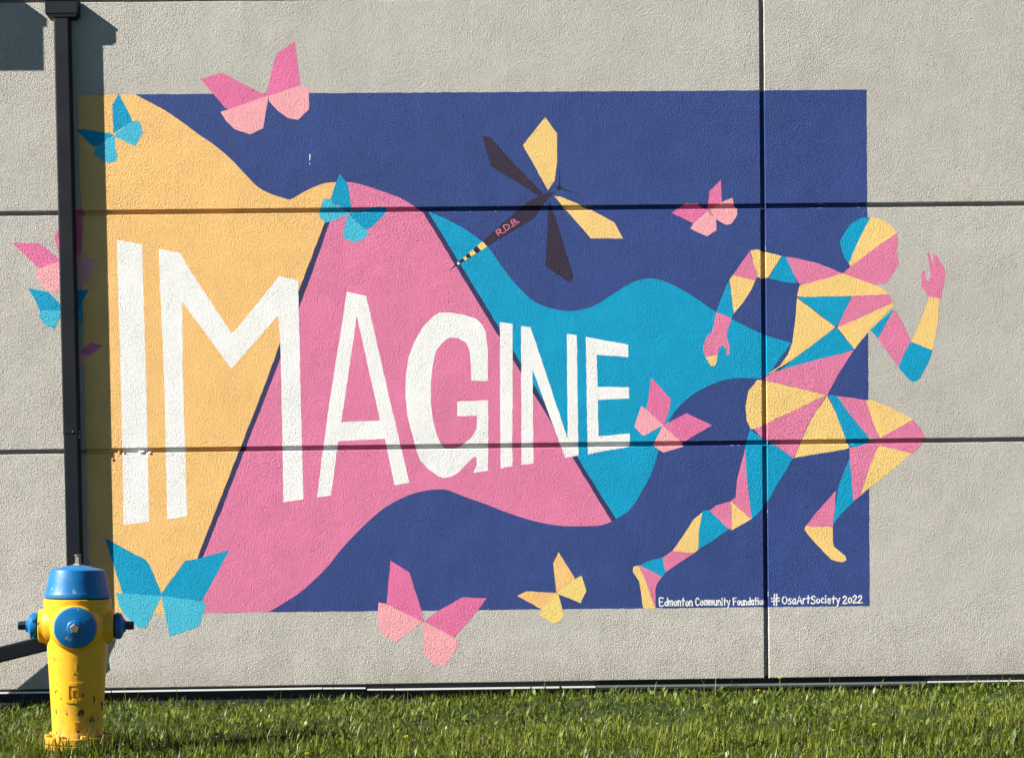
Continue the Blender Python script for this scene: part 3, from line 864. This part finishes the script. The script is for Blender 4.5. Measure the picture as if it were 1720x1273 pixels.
# collector head: a shallow box with a rolled rim and a sloping underside
hx0 = W(75, 10, 0.065)[0]; hx1 = W(129.5, 10, 0.065)[0]
bm = bmesh.new()
add_box(bm, hx0, hx1, -0.065, -0.001, head_bot + 0.004, head_top, 0.002)
add_box(bm, hx0 - 0.0025, hx1 + 0.0025, -0.0675, -0.002, head_top - 0.012, head_top + 0.0015, 0.002)
t0, t1 = head_bot + 0.0045, head_bot - 0.012
vs = [bm.verts.new(v) for v in ((hx0 + .002, -.063, t0), (hx1 - .002, -.063, t0), (hx1 - .002, -.003, t0), (hx0 + .002, -.003, t0),
                                (hx0 + .012, -.061, t1), (hx1 - .012, -.061, t1), (hx1 - .012, -.008, t1), (hx0 + .012, -.008, t1))]
for f in ((0, 1, 5, 4), (1, 2, 6, 5), (2, 3, 7, 6), (3, 0, 4, 7), (4, 5, 6, 7)):
    bm.faces.new([vs[i] for i in f])
local(bm)
bobj('collector_head', bm, m_p, spout)
# elbow, then the leader falling away to the left and out from the wall
e0 = Vector((pcx, pcy, z_elbow))
dirx = Vector((-1, -0.135, -0.235)).normalized()
lead0 = Vector((pcx - 0.05, pcy - 0.012, W(90, 1072, PD)[1]))
acr = dirx.cross(Y_).normalized()              # upward across the leader
if acr.z < 0:
    acr = -acr
dpt = dirx.cross(acr).normalized()
if dpt.y < 0:
    dpt = -dpt
frames = []
for i in range(8):
    t = i / 7
    p = (1 - t) ** 2 * (e0 + Vector((0, 0, 0.03))) + 2 * t * (1 - t) * Vector((pcx + 0.004, pcy, lead0.z + 0.012)) + t * t * lead0
    ax = (X_ * (1 - t) + acr * t).normalized()
    dp = (Y_ * (1 - t) + dpt * t).normalized()
    frames.append((p, ax, dp))
bm = bmesh.new(); sweep(bm, frames, 0.99); local(bm)
bobj('elbow', bm, m_p, spout, True)
bm = bmesh.new(); sweep(bm, [(lead0 - dirx * 0.012, acr, dpt), (lead0 + dirx * 1.15, acr, dpt)], 1.02); local(bm)
bobj('leader', bm, m_p, spout, True)

# unseen box added beyond the view's corner, sized to cast the square shadow
bp = 0.15
q, v_ = 2.7 * bp, 2.0 * bp
bxr = W(75, 110)[0] - q
bzb = W(50, 120)[1] + v_
bzt = W(80, 30)[1] + v_
box = empty('shadow_caster', (bxr - 0.25, -0.01, bzb))
tag(box, 'dark metal box beyond the top left corner, added to cast the square shadow', 'shadow caster')
bl = Vector(box.location)
bm = bmesh.new(); add_box(bm, bxr - 0.5, bxr, -bp, -0.001, bzb, bzt - 0.002, 0.002); bmesh.ops.translate(bm, vec=-bl, verts=bm.verts)
bobj('caster_body', bm, m_p, box)
bm = bmesh.new(); add_box(bm, bxr - 0.514, bxr + 0.013, -bp - 0.003, -0.002, bzt - 0.044, bzt, 0.003); bmesh.ops.translate(bm, vec=-bl, verts=bm.verts)
bobj('rim', bm, m_p, box)

# ------------------------------------------------------------------ ground
def gz(x, y):
    """height of the soil"""
    x = np.asarray(x, float); y = np.asarray(y, float)
    base = -0.032 + 0.005 * np.clip(x, -3, 3)
    bumps = 0.008 * np.sin(x * 2.3 + 0.7) * np.cos(y * 3.1) + 0.005 * np.sin(x * 5.9 + y * 4.3)
    near = np.clip(-y / 0.5, 0, 1)
    far = np.clip((np.hypot(x, y + 1) - 4) / 6, 0, 1)
    return base + bumps * (1 - far) + 0.012 * near * (1 - far)
m_g, n_g, p_g = mk('soil_and_thatch', lin(60, 66, 34), 0.95, 0.1)
nz = N(n_g, 'ShaderNodeTexNoise'); nz.inputs['Scale'].default_value = 30; nz.inputs['Detail'].default_value = 6
geo = N(n_g, 'ShaderNodeNewGeometry'); n_g.links.new(geo.outputs['Position'], nz.inputs['Vector'])
cr = N(n_g, 'ShaderNodeValToRGB')
cr.color_ramp.elements[0].position = 0.35; cr.color_ramp.elements[0].color = (0.022, 0.028, 0.010, 1)
cr.color_ramp.elements[1].position = 0.7; cr.color_ramp.elements[1].color = (0.055, 0.085, 0.022, 1)
n_g.links.new(nz.outputs[0], cr.inputs[0]); n_g.links.new(cr.outputs[0], p_g.inputs['Base Color'])
gx = np.concatenate([[-200, -80, -30, -12], np.linspace(-6, 6, 121), [12, 30, 80, 200]])
gy = np.concatenate([[-200, -80, -30, -12], np.linspace(-5, 0.3, 54), [8, 40, 200]])
GX, GY = np.meshgrid(gx, gy)
GZ = gz(GX, GY)
vs = np.stack([GX, GY, GZ], -1).reshape(-1, 3)
nx_, ny_ = len(gx), len(gy)
fs = [(j * nx_ + i, j * nx_ + i + 1, (j + 1) * nx_ + i + 1, (j + 1) * nx_ + i) for j in range(ny_ - 1) for i in range(nx_ - 1)]
tag(obj('ground', vs.tolist(), fs, m_g, None, True), 'lawn soil under the grass in front of the wall', 'ground', kind='structure')

# ------------------------------------------------------------------ fire hydrant
hv = fwd * F_PX + rt * (130 - 860) + up * (PY - 1257)
t = (-0.005 - CAM_Z) / hv.z
HX, HY = hv.x * t, -D + hv.y * t
HS = (HY + D) / F_PX * 0.975      # metres per survey mark at the hydrant
FRONT = math.radians(11.3)
m_y, n_y, p_y = mk('yellow_enamel', (0.86, 0.46, 0.022, 1), 0.42, 0.35)
def weathered(nt_, p_, base, chip, scale, lo, hi, fade=None):
    tc = N(nt_, 'ShaderNodeTexCoord')
    n1 = N(nt_, 'ShaderNodeTexNoise'); n1.inputs['Scale'].default_value = scale; n1.inputs['Detail'].default_value = 3; n1.inputs['Roughness'].default_value = 0.55
    mp = N(nt_, 'ShaderNodeMapping'); mp.inputs['Scale'].default_value = (1, 1, 0.6)
    nt_.links.new(tc.outputs['Object'], mp.inputs[0]); nt_.links.new(mp.outputs[0], n1.inputs['Vector'])
    v = n1.outputs['Fac']
    if fade:
        sx = N(nt_, 'ShaderNodeSeparateXYZ'); nt_.links.new(tc.outputs['Object'], sx.inputs[0])
        f = N(nt_, 'ShaderNodeMapRange'); f.inputs['From Min'].default_value = fade[0]; f.inputs['From Max'].default_value = fade[1]
        f.inputs['To Min'].default_value = 0.055; f.inputs['To Max'].default_value = -0.05
        nt_.links.new(sx.outputs['Z'], f.inputs['Value'])
        v = mathn(nt_, 'ADD', v, f.outputs[0])
    m = N(nt_, 'ShaderNodeMapRange'); m.inputs['From Min'].default_value = lo; m.inputs['From Max'].default_value = hi
    nt_.links.new(v, m.inputs['Value'])
    mx = N(nt_, 'ShaderNodeMix'); mx.data_type = 'RGBA'
    n2 = N(nt_, 'ShaderNodeTexNoise'); n2.inputs['Scale'].default_value = 9; n2.inputs['Detail'].default_value = 4
    nt_.links.new(tc.outputs['Object'], n2.inputs['Vector'])
    mb = N(nt_, 'ShaderNodeMix'); mb.data_type = 'RGBA'
    mb.inputs['A'].default_value = tuple(c * 0.86 for c in base[:3]) + (1,); mb.inputs['B'].default_value = base
    nt_.links.new(n2.outputs[0], mb.inputs['Factor'])
    nt_.links.new(m.outputs[0], mx.inputs['Factor']); nt_.links.new(mb.outputs['Result'], mx.inputs['A']); mx.inputs['B'].default_value = chip
    # dried mud splashed up from the ground and a little soot in the hollows of the paint
    n4 = N(nt_, 'ShaderNodeTexNoise'); n4.inputs['Scale'].default_value = 24; n4.inputs['Detail'].default_value = 6; n4.inputs['Roughness'].default_value = 0.7
    nt_.links.new(tc.outputs['Object'], n4.inputs['Vector'])
    s4 = N(nt_, 'ShaderNodeSeparateXYZ'); nt_.links.new(tc.outputs['Object'], s4.inputs[0])
    f4 = N(nt_, 'ShaderNodeMapRange'); f4.inputs['From Min'].default_value = 0.0; f4.inputs['From Max'].default_value = 0.22; f4.inputs['To Min'].default_value = 0.16; f4.inputs['To Max'].default_value = -0.03
    nt_.links.new(s4.outputs['Z'], f4.inputs['Value'])
    f5 = N(nt_, 'ShaderNodeMapRange'); f5.inputs['From Min'].default_value = 0.52; f5.inputs['From Max'].default_value = 0.85; f5.inputs['To Max'].default_value = 0.7
    nt_.links.new(mathn(nt_, 'ADD', n4.outputs[0], f4.outputs[0]), f5.inputs['Value'])
    md = N(nt_, 'ShaderNodeMix'); md.data_type = 'RGBA'; md.inputs['B'].default_value = (0.16, 0.12, 0.07, 1)
    nt_.links.new(mx.outputs['Result'], md.inputs['A']); nt_.links.new(f5.outputs[0], md.inputs['Factor'])
    nt_.links.new(md.outputs['Result'], p_.inputs['Base Color'])
    rr = N(nt_, 'ShaderNodeMapRange'); rr.inputs['To Min'].default_value = p_.inputs['Roughness'].default_value; rr.inputs['To Max'].default_value = 0.85
    nt_.links.new(m.outputs[0], rr.inputs['Value']); nt_.links.new(rr.outputs[0], p_.inputs['Roughness'])
    b = N(nt_, 'ShaderNodeBump'); b.inputs['Distance'].default_value = 0.0012; b.invert = True
    n3 = N(nt_, 'ShaderNodeTexNoise'); n3.inputs['Scale'].default_value = 45
    nt_.links.new(tc.outputs['Object'], n3.inputs['Vector'])
    nt_.links.new(mathn(nt_, 'ADD', m.outputs[0], mathn(nt_, 'MULTIPLY', n3.outputs[0], 0.6)), b.inputs['Height'])
    nt_.links.new(b.outputs[0], p_.inputs['Normal'])
weathered(n_y, p_y, (0.86, 0.46, 0.022, 1), (0.11, 0.06, 0.02, 1), 36, 0.648, 0.662, (0.08, 0.34))
m_b, n_b, p_b = mk('blue_enamel', (0.002, 0.14, 0.44, 1), 0.42, 0.4)
weathered(n_b, p_b, (0.001, 0.155, 0.42, 1), (0.2, 0.25, 0.3, 1), 48, 0.665, 0.685)
m_n, n_n, p_n = mk('worn_brass', (0.27, 0.24, 0.18, 1), 0.5, 0.4, 0.4)
m_dk = mk('tarnished_nut', (0.015, 0.028, 0.045, 1), 0.5, 0.4)[0]
m_k = mk('gap_shade', (0.03, 0.03, 0.03, 1), 0.8)[0]  # near-black colour stands for the shade in the gaps between castings

hyd = empty('fire_hydrant', (HX, HY, 0.0))
tag(hyd, 'chipped yellow fire hydrant with blue bonnet and blue caps standing in grass', 'fire hydrant')
hyd.rotation_euler = (0, math.radians(1.4), FRONT)
pr = lambda L_: [(r * HS, (1256 - y) * HS * 1.012) for y, r in L_]
bm = bmesh.new()
add_lathe(bm, pr([(1246, 44), (1234.5, 44.5), (1232, 43.5), (1225, 41.8), (1190, 43.6), (1150, 46.2), (1120, 48), (1090, 50), (1065, 52.2), (1040, 54.2), (1020, 55.6), (1008, 56.5), (1004.2, 56.5), (1003.4, 55.5)]), 64)
# nozzle bosses grow out of the barrel
ZN = (1256 - 1049) * HS * 1.012
def along(dx, dy):
    d = Vector((dx, dy, 0)).normalized()
    return Matrix.Translation((0, 0, ZN)) @ d.to_track_quat('Z', 'Y').to_matrix().to_4x4()
for d, ext in (((-1, 0), 64), ((1, 0), 60)):
    add_lathe(bm, [(36 * HS, 30 * HS), (33 * HS, 50 * HS), (29.5 * HS, 55 * HS), (28.5 * HS, 58 * HS), (28 * HS, (ext - 1) * HS), (26.5 * HS, ext * HS)], 40, along(*d))
add_lathe(bm, [(45 * HS, 30 * HS), (41 * HS, 50 * HS), (37 * HS, 56 * HS), (36.5 * HS, 62 * HS), (35.5 * HS, 63.2 * HS)], 48, along(0, -1))
bobj('barrel', bm, m_y, hyd, True)
bm = bmesh.new()
add_lathe(bm, pr([(1246.4, 52.5), (1245.6, 54), (1237, 54), (1235.5, 52.5)]), 56)
fl = bobj('flange', bm, m_y, hyd, True)
bm = bmesh.new()
add_lathe(bm, pr([(1285, 44), (1257, 44), (1256, 53.5), (1249, 54.5), (1248, 53)]), 56)
bobj('flange', bm, m_y, hyd, True)
bm = bmesh.new()
add_lathe(bm, pr([(1249, 49), (1245.5, 49)]), 40)
bobj('gap_ring', bm, m_k, hyd)
bm = bmesh.new()
add_lathe(bm, pr([(1004, 52), (1000, 52)]), 48)
bobj('gap_ring', bm, m_k, hyd)
for i in range(8):
    a = 2 * math.pi * (i + 0.35) / 8
    bm = bmesh.new()
    add_lathe(bm, [(6 * HS, 0), (6 * HS, 4.5 * HS), (4.6 * HS, 5.5 * HS)], 6, Matrix.Translation((49 * HS * math.cos(a), 49 * HS * math.sin(a), (1256 - 1236.5) * HS)))
    bobj('bolt', bm, m_y, fl)
bm = bmesh.new()
add_lathe(bm, pr([(1002, 52.5), (1000.5, 54.8), (995, 55), (993.5, 54.2), (991, 53.4), (975, 49.6), (957, 45.9), (954.6, 45), (953.4, 43), (950.5, 30), (947.6, 18), (945.8, 9), (945.3, 4)]), 64)
bonnet = bobj('bonnet', bm, m_b, hyd, True)
bm = bmesh.new()
add_lathe(bm, pr([(946.5, 9.5), (944, 8.5), (943.6, 5.6), (931, 5.0), (930, 4.2)]), 5)
add_lathe(bm, pr([(930.2, 5.8), (928.8, 5.8), (928.3, 4.5)]), 10)
bobj('operating_nut', bm, m_n, bonnet)
for d, e in (((-1, 0), 64), ((1, 0), 60)):
    bm = bmesh.new()
    add_lathe(bm, [(20 * HS, (e - 1) * HS), (20 * HS, (e + 4) * HS)], 32, along(*d))
    nk = bobj('nozzle_neck', bm, m_k, hyd, True)
    bm = bmesh.new()
    add_lathe(bm, [(20 * HS, (e + 2.2) * HS), (22.8 * HS, (e + 3) * HS), (23 * HS, (e + 9) * HS), (21.5 * HS, (e + 13) * HS), (15 * HS, (e + 16.5) * HS), (11 * HS, (e + 17.5) * HS), (10.5 * HS, (e + 20) * HS), (9 * HS, (e + 20.5) * HS)], 32, along(*d))
    for i in range(4):                             # lugs
        a = math.pi / 2 * i + 0.5
        m4 = along(*d) @ Matrix.Rotation(a, 4, 'Z')
        add_box(bm, 19 * HS, 25 * HS, -3 * HS, 3 * HS, (e + 4) * HS, (e + 10) * HS, 0.002, m4)
    cp = bobj('nozzle_cap', bm, m_b, hyd, True)
    bm = bmesh.new()
    add_lathe(bm, [(8.2 * HS, (e + 19.5) * HS), (7.8 * HS, (e + 33) * HS), (6.8 * HS, (e + 34) * HS)], 5, along(*d), phase=0.3)
    bobj('cap_nut', bm, m_dk, cp)
bm = bmesh.new()
add_lathe(bm, [(33.5 * HS, 61 * HS), (34.6 * HS, 63.6 * HS), (34.6 * HS, 69 * HS), (33 * HS, 71.5 * HS), (24 * HS, 74 * HS), (13.5 * HS, 76 * HS), (12.5 * HS, 77.5 * HS), (10.5 * HS, 78.2 * HS)], 56, along(0, -1))
cp = bobj('nozzle_cap', bm, m_b, hyd, True)
cp['label'] = 'large front cap'
bm = bmesh.new()
add_lathe(bm, [(8.6 * HS, 77 * HS), (8.0 * HS, 88 * HS), (7 * HS, 89 * HS)], 5, along(0, -1), phase=0.32)
bobj('cap_nut', bm, m_n, cp)
# raised casting marks on the front of the barrel
def onbarrel(u, y, lift=0.0):
    """u px to the side of the barrel's front line, y survey row"""
    r = np.interp(y, [1003, 1040, 1065, 1090, 1120, 1150, 1190, 1225], [56.5, 54.2, 52.2, 50, 48, 46.2, 43.6, 41.8]) * HS + lift
    a = u * HS / r
    return Vector((r * math.sin(a), -r * math.cos(a), (1256 - y) * HS * 1.012))
def bar(bm, u0, y0, u1, y1, lift):
    nu, ny = 5, 2
    g0 = [[bm.verts.new(onbarrel(u0 + (u1 - u0) * i / nu, y0 + (y1 - y0) * j / ny, lift)) for i in range(nu + 1)] for j in range(ny + 1)]
    g1 = [[bm.verts.new(onbarrel(u0 + (u1 - u0) * i / nu, y0 + (y1 - y0) * j / ny, -0.004)) for i in range(nu + 1)] for j in range(ny + 1)]
    for j in range(ny):
        for i in range(nu):
            bm.faces.new((g0[j][i], g0[j][i + 1], g0[j + 1][i + 1], g0[j + 1][i]))
    per = [(0, i) for i in range(nu)] + [(j, nu) for j in range(ny)] + [(ny, i) for i in range(nu, 0, -1)] + [(j, 0) for j in range(ny, 0, -1)]
    for a, b in zip(per, per[1:] + per[:1]):
        bm.faces.new((g0[a[0]][a[1]], g1[a[0]][a[1]], g1[b[0]][b[1]], g0[b[0]][b[1]]))
bm = bmesh.new()
for r in ((-17, 1142, 14, 1147), (-17, 1147, -11.5, 1170), (9, 1147, 14, 1168), (-17, 1170, 14, 1176)):
    bar(bm, *r, 0.0035)
bobj('cast_frame', bm, m_y, hyd)
bm = bmesh.new()
for r in ((-7, 1152, 5, 1154.5), (-7, 1154.5, -4.5, 1166), (3, 1154.5, 5.5, 1166)):
    bar(bm, *r, 0.003)
bobj('cast_mark', bm, m_y, hyd)
for r in ((-3, 1208, 8, 1209.6), (-3, 1212, 8, 1213.6), (-3, 1216, 8, 1217.6), (-3, 1220, 8, 1221.6), (0, 1109, 2, 1121), (-5, 1125, -3, 1127), (1, 1132, 3, 1134.5)):
    bm = bmesh.new()
    bar(bm, *r, 0.0022)
    bobj('cast_mark', bm, m_y, hyd)

# ------------------------------------------------------------------ grass and weeds
def leaf_mat(name, c_dark, c_light, trans=0.35, rough=0.5):
    m, n, p = mk(name, c_light, rough, 0.28)
    at = N(n, 'ShaderNodeAttribute'); at.attribute_name = 'tint'
    cr = N(n, 'ShaderNodeValToRGB')
    cr.color_ramp.elements[0].color = c_dark; cr.color_ramp.elements[0].position = 0.0
    cr.color_ramp.elements[1].color = c_light; cr.color_ramp.elements[1].position = 0.86
    e = cr.color_ramp.elements.new(0.97); e.color = (0.30, 0.27, 0.11, 1)
    n.links.new(at.outputs['Fac'], cr.inputs[0])
    n.links.new(cr.outputs[0], p.inputs['Base Color'])
    tr = N(n, 'ShaderNodeBsdfTranslucent')
    n.links.new(cr.outputs[0], tr.inputs[0])
    mxs = N(n, 'ShaderNodeMixShader'); mxs.inputs[0].default_value = trans
    out = n.nodes['Material Output']
    n.links.new(p.outputs[0], mxs.inputs[1]); n.links.new(tr.outputs[0], mxs.inputs[2]); n.links.new(mxs.outputs[0], out.inputs[0])
    return m
m_grass = leaf_mat('grass_blades', (0.012, 0.028, 0.002, 1), (0.195, 0.24, 0.022, 1), 0.28, 0.42)
m_weed = leaf_mat('weed_leaves', (0.025, 0.055, 0.006, 1), (0.155, 0.225, 0.034, 1), 0.25, 0.42)

def blades(name, P, Hh, Wd, az, lean, curl, tint, mat, shape=(1.0, 0.85, 0.0)):
    """ribbons with a bend: base pair, middle pair, tip"""
    n = len(P)
    dx, dy = np.cos(az), np.sin(az)
    sx, sy = -dy, dx
    V = np.zeros((n, 5, 3), np.float32)
    m_out = np.sin(lean) * Hh * 0.55
    m_up = np.cos(lean) * Hh * 0.55
    l2 = lean + curl
    t_out = m_out + np.sin(l2) * Hh * 0.5
    t_up = m_up + np.cos(l2) * Hh * 0.5
    for kk, (o_, u_, wf) in enumerate(((0 * Hh, 0 * Hh, shape[0]), (m_out, m_up, shape[1]))):
        for s, col in ((-1, 2 * kk), (1, 2 * kk + 1)):
            V[:, col, 0] = P[:, 0] + dx * o_ + sx * Wd * 0.5 * wf * s
            V[:, col, 1] = P[:, 1] + dy * o_ + sy * Wd * 0.5 * wf * s
            V[:, col, 2] = P[:, 2] + u_
    V[:, 4, 0] = P[:, 0] + dx * t_out
    V[:, 4, 1] = P[:, 1] + dy * t_out
    V[:, 4, 2] = P[:, 2] + t_up
    V[:, :, 1] = np.minimum(V[:, :, 1], 0.010)
    me = bpy.data.meshes.new(name)
    me.vertices.add(n * 5)
    me.vertices.foreach_set('co', V.reshape(-1))
    base = (np.arange(n) * 5)[:, None]
    loops = np.concatenate([base + np.array([[0, 1, 3, 2]]), base + np.array([[2, 3, 4]])], 1).reshape(-1)
    me.loops.add(len(loops))
    me.loops.foreach_set('vertex_index', loops.astype(np.int32))
    me.polygons.add(n * 2)
    st = (np.arange(n) * 7)[:, None] + np.array([[0, 4]])
    me.polygons.foreach_set('loop_start', st.reshape(-1).astype(np.int32))
    me.update(calc_edges=True)
    at = me.attributes.new('tint', 'FLOAT', 'POINT')
    at.data.foreach_set('value', np.repeat(tint.astype(np.float32), 5))
    me.materials.append(mat)
    me.validate()
    o = bpy.data.objects.new(name, me)
    C.objects.link(o)
    return o

def scatter(n, x0, x1, y0, y1):
    x = rng.uniform(x0, x1, n); y = rng.uniform(y0, y1, n)
    keep = np.hypot(x - HX, y - HY) > 0.125
    return x[keep], y[keep]
def clump(x, y):
    return (np.sin(x * 7.3 + 1.3 * np.sin(y * 5.1)) * np.sin(y * 8.7 + 1.7 * np.sin(x * 4.2)) + 0.6 * np.sin(x * 19 + y * 13) * np.sin(y * 23 - x * 9))

xs, ys = scatter(185000, -3.4, 3.4, -2.75, 0.006)
xo, yo = scatter(50000, -4.6, 4.6, -4.4, -2.7)
x = np.concatenate([xs, xo]); y = np.concatenate([ys, yo])
cl = clump(x, y)
keep = rng.uniform(0, 1, len(x)) < np.clip(0.74 + 0.55 * cl, 0.14, 1)
x, y, cl = x[keep], y[keep], cl[keep]
n = len(x)
P = np.stack([x, y, gz(x, y) - 0.003], 1)
Hh = np.clip(rng.normal(0.030, 0.010, n) * (1 + 0.34 * cl) * (1 + 0.75 * np.clip((-y - 1.15) / 0.6, 0, 1)), 0.012, 0.105)
flop = rng.uniform(0, 1, n) < 0.25
longb = rng.uniform(0, 1, n) < 0.012
Hh[longb] *= rng.uniform(1.5, 2.4, longb.sum())
Wd = rng.uniform(0.0022, 0.0056, n)
az = rng.uniform(0, 2 * np.pi, n)
lean = np.abs(rng.normal(0.75, 0.5, n))
curl = rng.normal(0.5, 0.8, n)
lean[flop] = rng.uniform(1.0, 1.5, flop.sum())
curl[flop] = rng.normal(0.0, 0.35, flop.sum())
lum = np.clip(0.42 + 0.12 * cl + 0.16 * np.sin(x * 1.9 + 0.8) * np.sin(y * 2.7 + x * 0.6) + rng.normal(0, 0.3, n), 0, 0.9)
dry = rng.uniform(0, 1, n) < 0.018
lum[dry] = 1.0
tag(blades('grass', P, Hh, Wd, az, lean, curl, lum, m_grass), 'short green lawn grass in front of the painted wall', 'grass', kind='stuff')
# taller uncut tufts at the foot of the wall and round the hydrant
n1, n2 = 3200, 460
x1 = rng.uniform(-3.6, 3.6, n1); y1 = -np.abs(rng.normal(0, 0.035, n1)) + 0.004
a2 = rng.uniform(0, 2 * np.pi, n2); r2 = rng.uniform(0.135, 0.21, n2)
x = np.concatenate([x1, HX + r2 * np.cos(a2)]); y = np.concatenate([y1, HY + r2 * np.sin(a2)])
n = len(x)
P = np.stack([x, y, gz(x, y) - 0.003], 1)
Hh = np.concatenate([rng.uniform(0.03, 0.075, n1), rng.uniform(0.06, 0.155, n2)])
Hh[:n1][rng.uniform(0, 1, n1) < 0.03] *= 1.7
tall = blades('uncut_grass', P, Hh, rng.uniform(0.0018, 0.004, n), rng.uniform(0, 2 * np.pi, n), np.abs(rng.normal(0.25, 0.25, n)), rng.normal(0.5, 0.5, n),
              np.where(rng.uniform(0, 1, n) < 0.07, 1.0, np.clip(rng.normal(0.5, 0.2, n), 0, 0.86)), m_grass)
tag(tall, 'taller uncut grass along the wall foot and round the hydrant', 'grass', kind='stuff')
# dry seed stalks standing before the wall
sx_ = np.array([W(p, 1150, 0.04)[0] for p in (212, 298, 470, 560, 642, 1042, 1176, 1184, 1200, 1232, 1402, 1486, 1560, 1622, 1660, 1700, 60, 34)])
n = len(sx_)
P = np.stack([sx_, rng.uniform(-0.07, -0.02, n), gz(sx_, -0.04 + 0 * sx_)], 1)
tag(blades('seed_stalks', P, rng.uniform(0.09, 0.19, n), np.full(n, 0.0032), rng.uniform(0, 6.28, n), np.abs(rng.normal(0.12, 0.15, n)), rng.normal(0.15, 0.2, n),
           np.where(rng.uniform(0, 1, n) < 0.5, 1.0, 0.1), m_grass), 'thin dry grass stalks standing against the foot of the wall', 'grass', kind='stuff')
# broad leaves of clover, plantain and dandelion among the grass
xs, ys = scatter(14000, -3.4, 3.4, -2.7, 0.0)
kp = rng.uniform(0, 1, len(xs)) < np.clip(0.26 + 0.36 * clump(xs * 0.7 + 3, ys * 0.7) + 1.2 * np.exp(ys / 0.2), 0.04, 1)
x, y = xs[kp], ys[kp]
n = len(x)
P = np.stack([x, y, gz(x, y) + rng.uniform(0.0, 0.03, n)], 1)
o = blades('weed_leaves', P, rng.uniform(0.016, 0.05, n), rng.uniform(0.006, 0.018, n), rng.uniform(0, 2 * np.pi, n), rng.uniform(0.2, 1.2, n), rng.uniform(-0.1, 0.7, n),
           np.clip(rng.normal(0.5, 0.22, n), 0, 0.86), m_weed, (0.25, 1.0, 0))
tag(o, 'low broad weed leaves scattered through the lawn', 'weeds', kind='stuff')

# dandelions
m_pet = mk('dandelion_petals', (0.86, 0.72, 0.03, 1), 0.6)[0]
m_stem = mk('dandelion_stem', (0.16, 0.22, 0.06, 1), 0.6)[0]
def dandelion(x, y, h, r, label, pale=False):
    z0 = float(gz(x, y))
    d = empty('dandelion', (x, y, z0))
    tag(d, label, 'dandelion', 'yellow dandelions in the lawn')
    bm = bmesh.new()
    add_lathe(bm, [(0.0016, 0), (0.0013, h * 0.5), (0.0012, h)], 6)
    bobj('stem', bm, m_stem, d)
    bm = bmesh.new()
    for k_ in range(34):
        a = 2.4 * k_
        el = 0.15 + 1.25 * (k_ / 34)
        ln = r * (1.0 - 0.35 * k_ / 34)
        dv = Vector((math.cos(a) * math.cos(el), math.sin(a) * math.cos(el), math.sin(el)))
        sd_ = Vector((-math.sin(a), math.cos(a), 0)) * r * 0.16
        b0 = Vector((0, 0, h))
        v = [bm.verts.new(b0 - sd_ * 0.4), bm.verts.new(b0 + sd_ * 0.4), bm.verts.new(b0 + dv * ln + sd_), bm.verts.new(b0 + dv * ln - sd_)]
        bm.faces.new(v)
    bobj('flower_head', bm, m_pet, d)
def ground_at(px, py, lift):
    """where a flower seen at this mark stands on the lawn, its head `lift` above the soil"""
    v = fwd * F_PX + rt * (px - 860) + up * (PY - py)
    zt = -0.02 + lift
    for _ in range(4):
        t_ = (zt - CAM_Z) / v.z
        X, Y = v.x * t_, -D + v.y * t_
        zt = float(gz(X, Y)) + lift
    return X, Y
for px, py, h, r, lb in ((519, 1229, 0.035, 0.010, 'dandelion in the grass between hydrant and butterfly, leftmost of the lawn flowers'),
                         (682, 1238, 0.035, 0.012, 'yellow dandelion in the lawn below the large pink butterfly'),
                         (1469, 1218, 0.04, 0.013, 'bright dandelion in the lawn right of the vertical joint'),
                         (1400, 1227, 0.035, 0.009, 'small dandelion in the lawn just left of a brighter one'),
                         (516, 1266, 0.03, 0.010, 'dandelion at the bottom edge of the picture below the mural'),
                         (1274, 1160, 0.045, 0.011, 'dandelion at the wall foot just left of the vertical joint')):
    X, Y = ground_at(px, py, h)
    dandelion(X, min(Y, -0.03), h, r, lb)
X, Z = W(1310, 1139, 0.03)
dandelion(X, -0.03, Z - float(gz(X, -0.03)), 0.013, 'tall dandelion in front of the wall just right of the vertical joint')
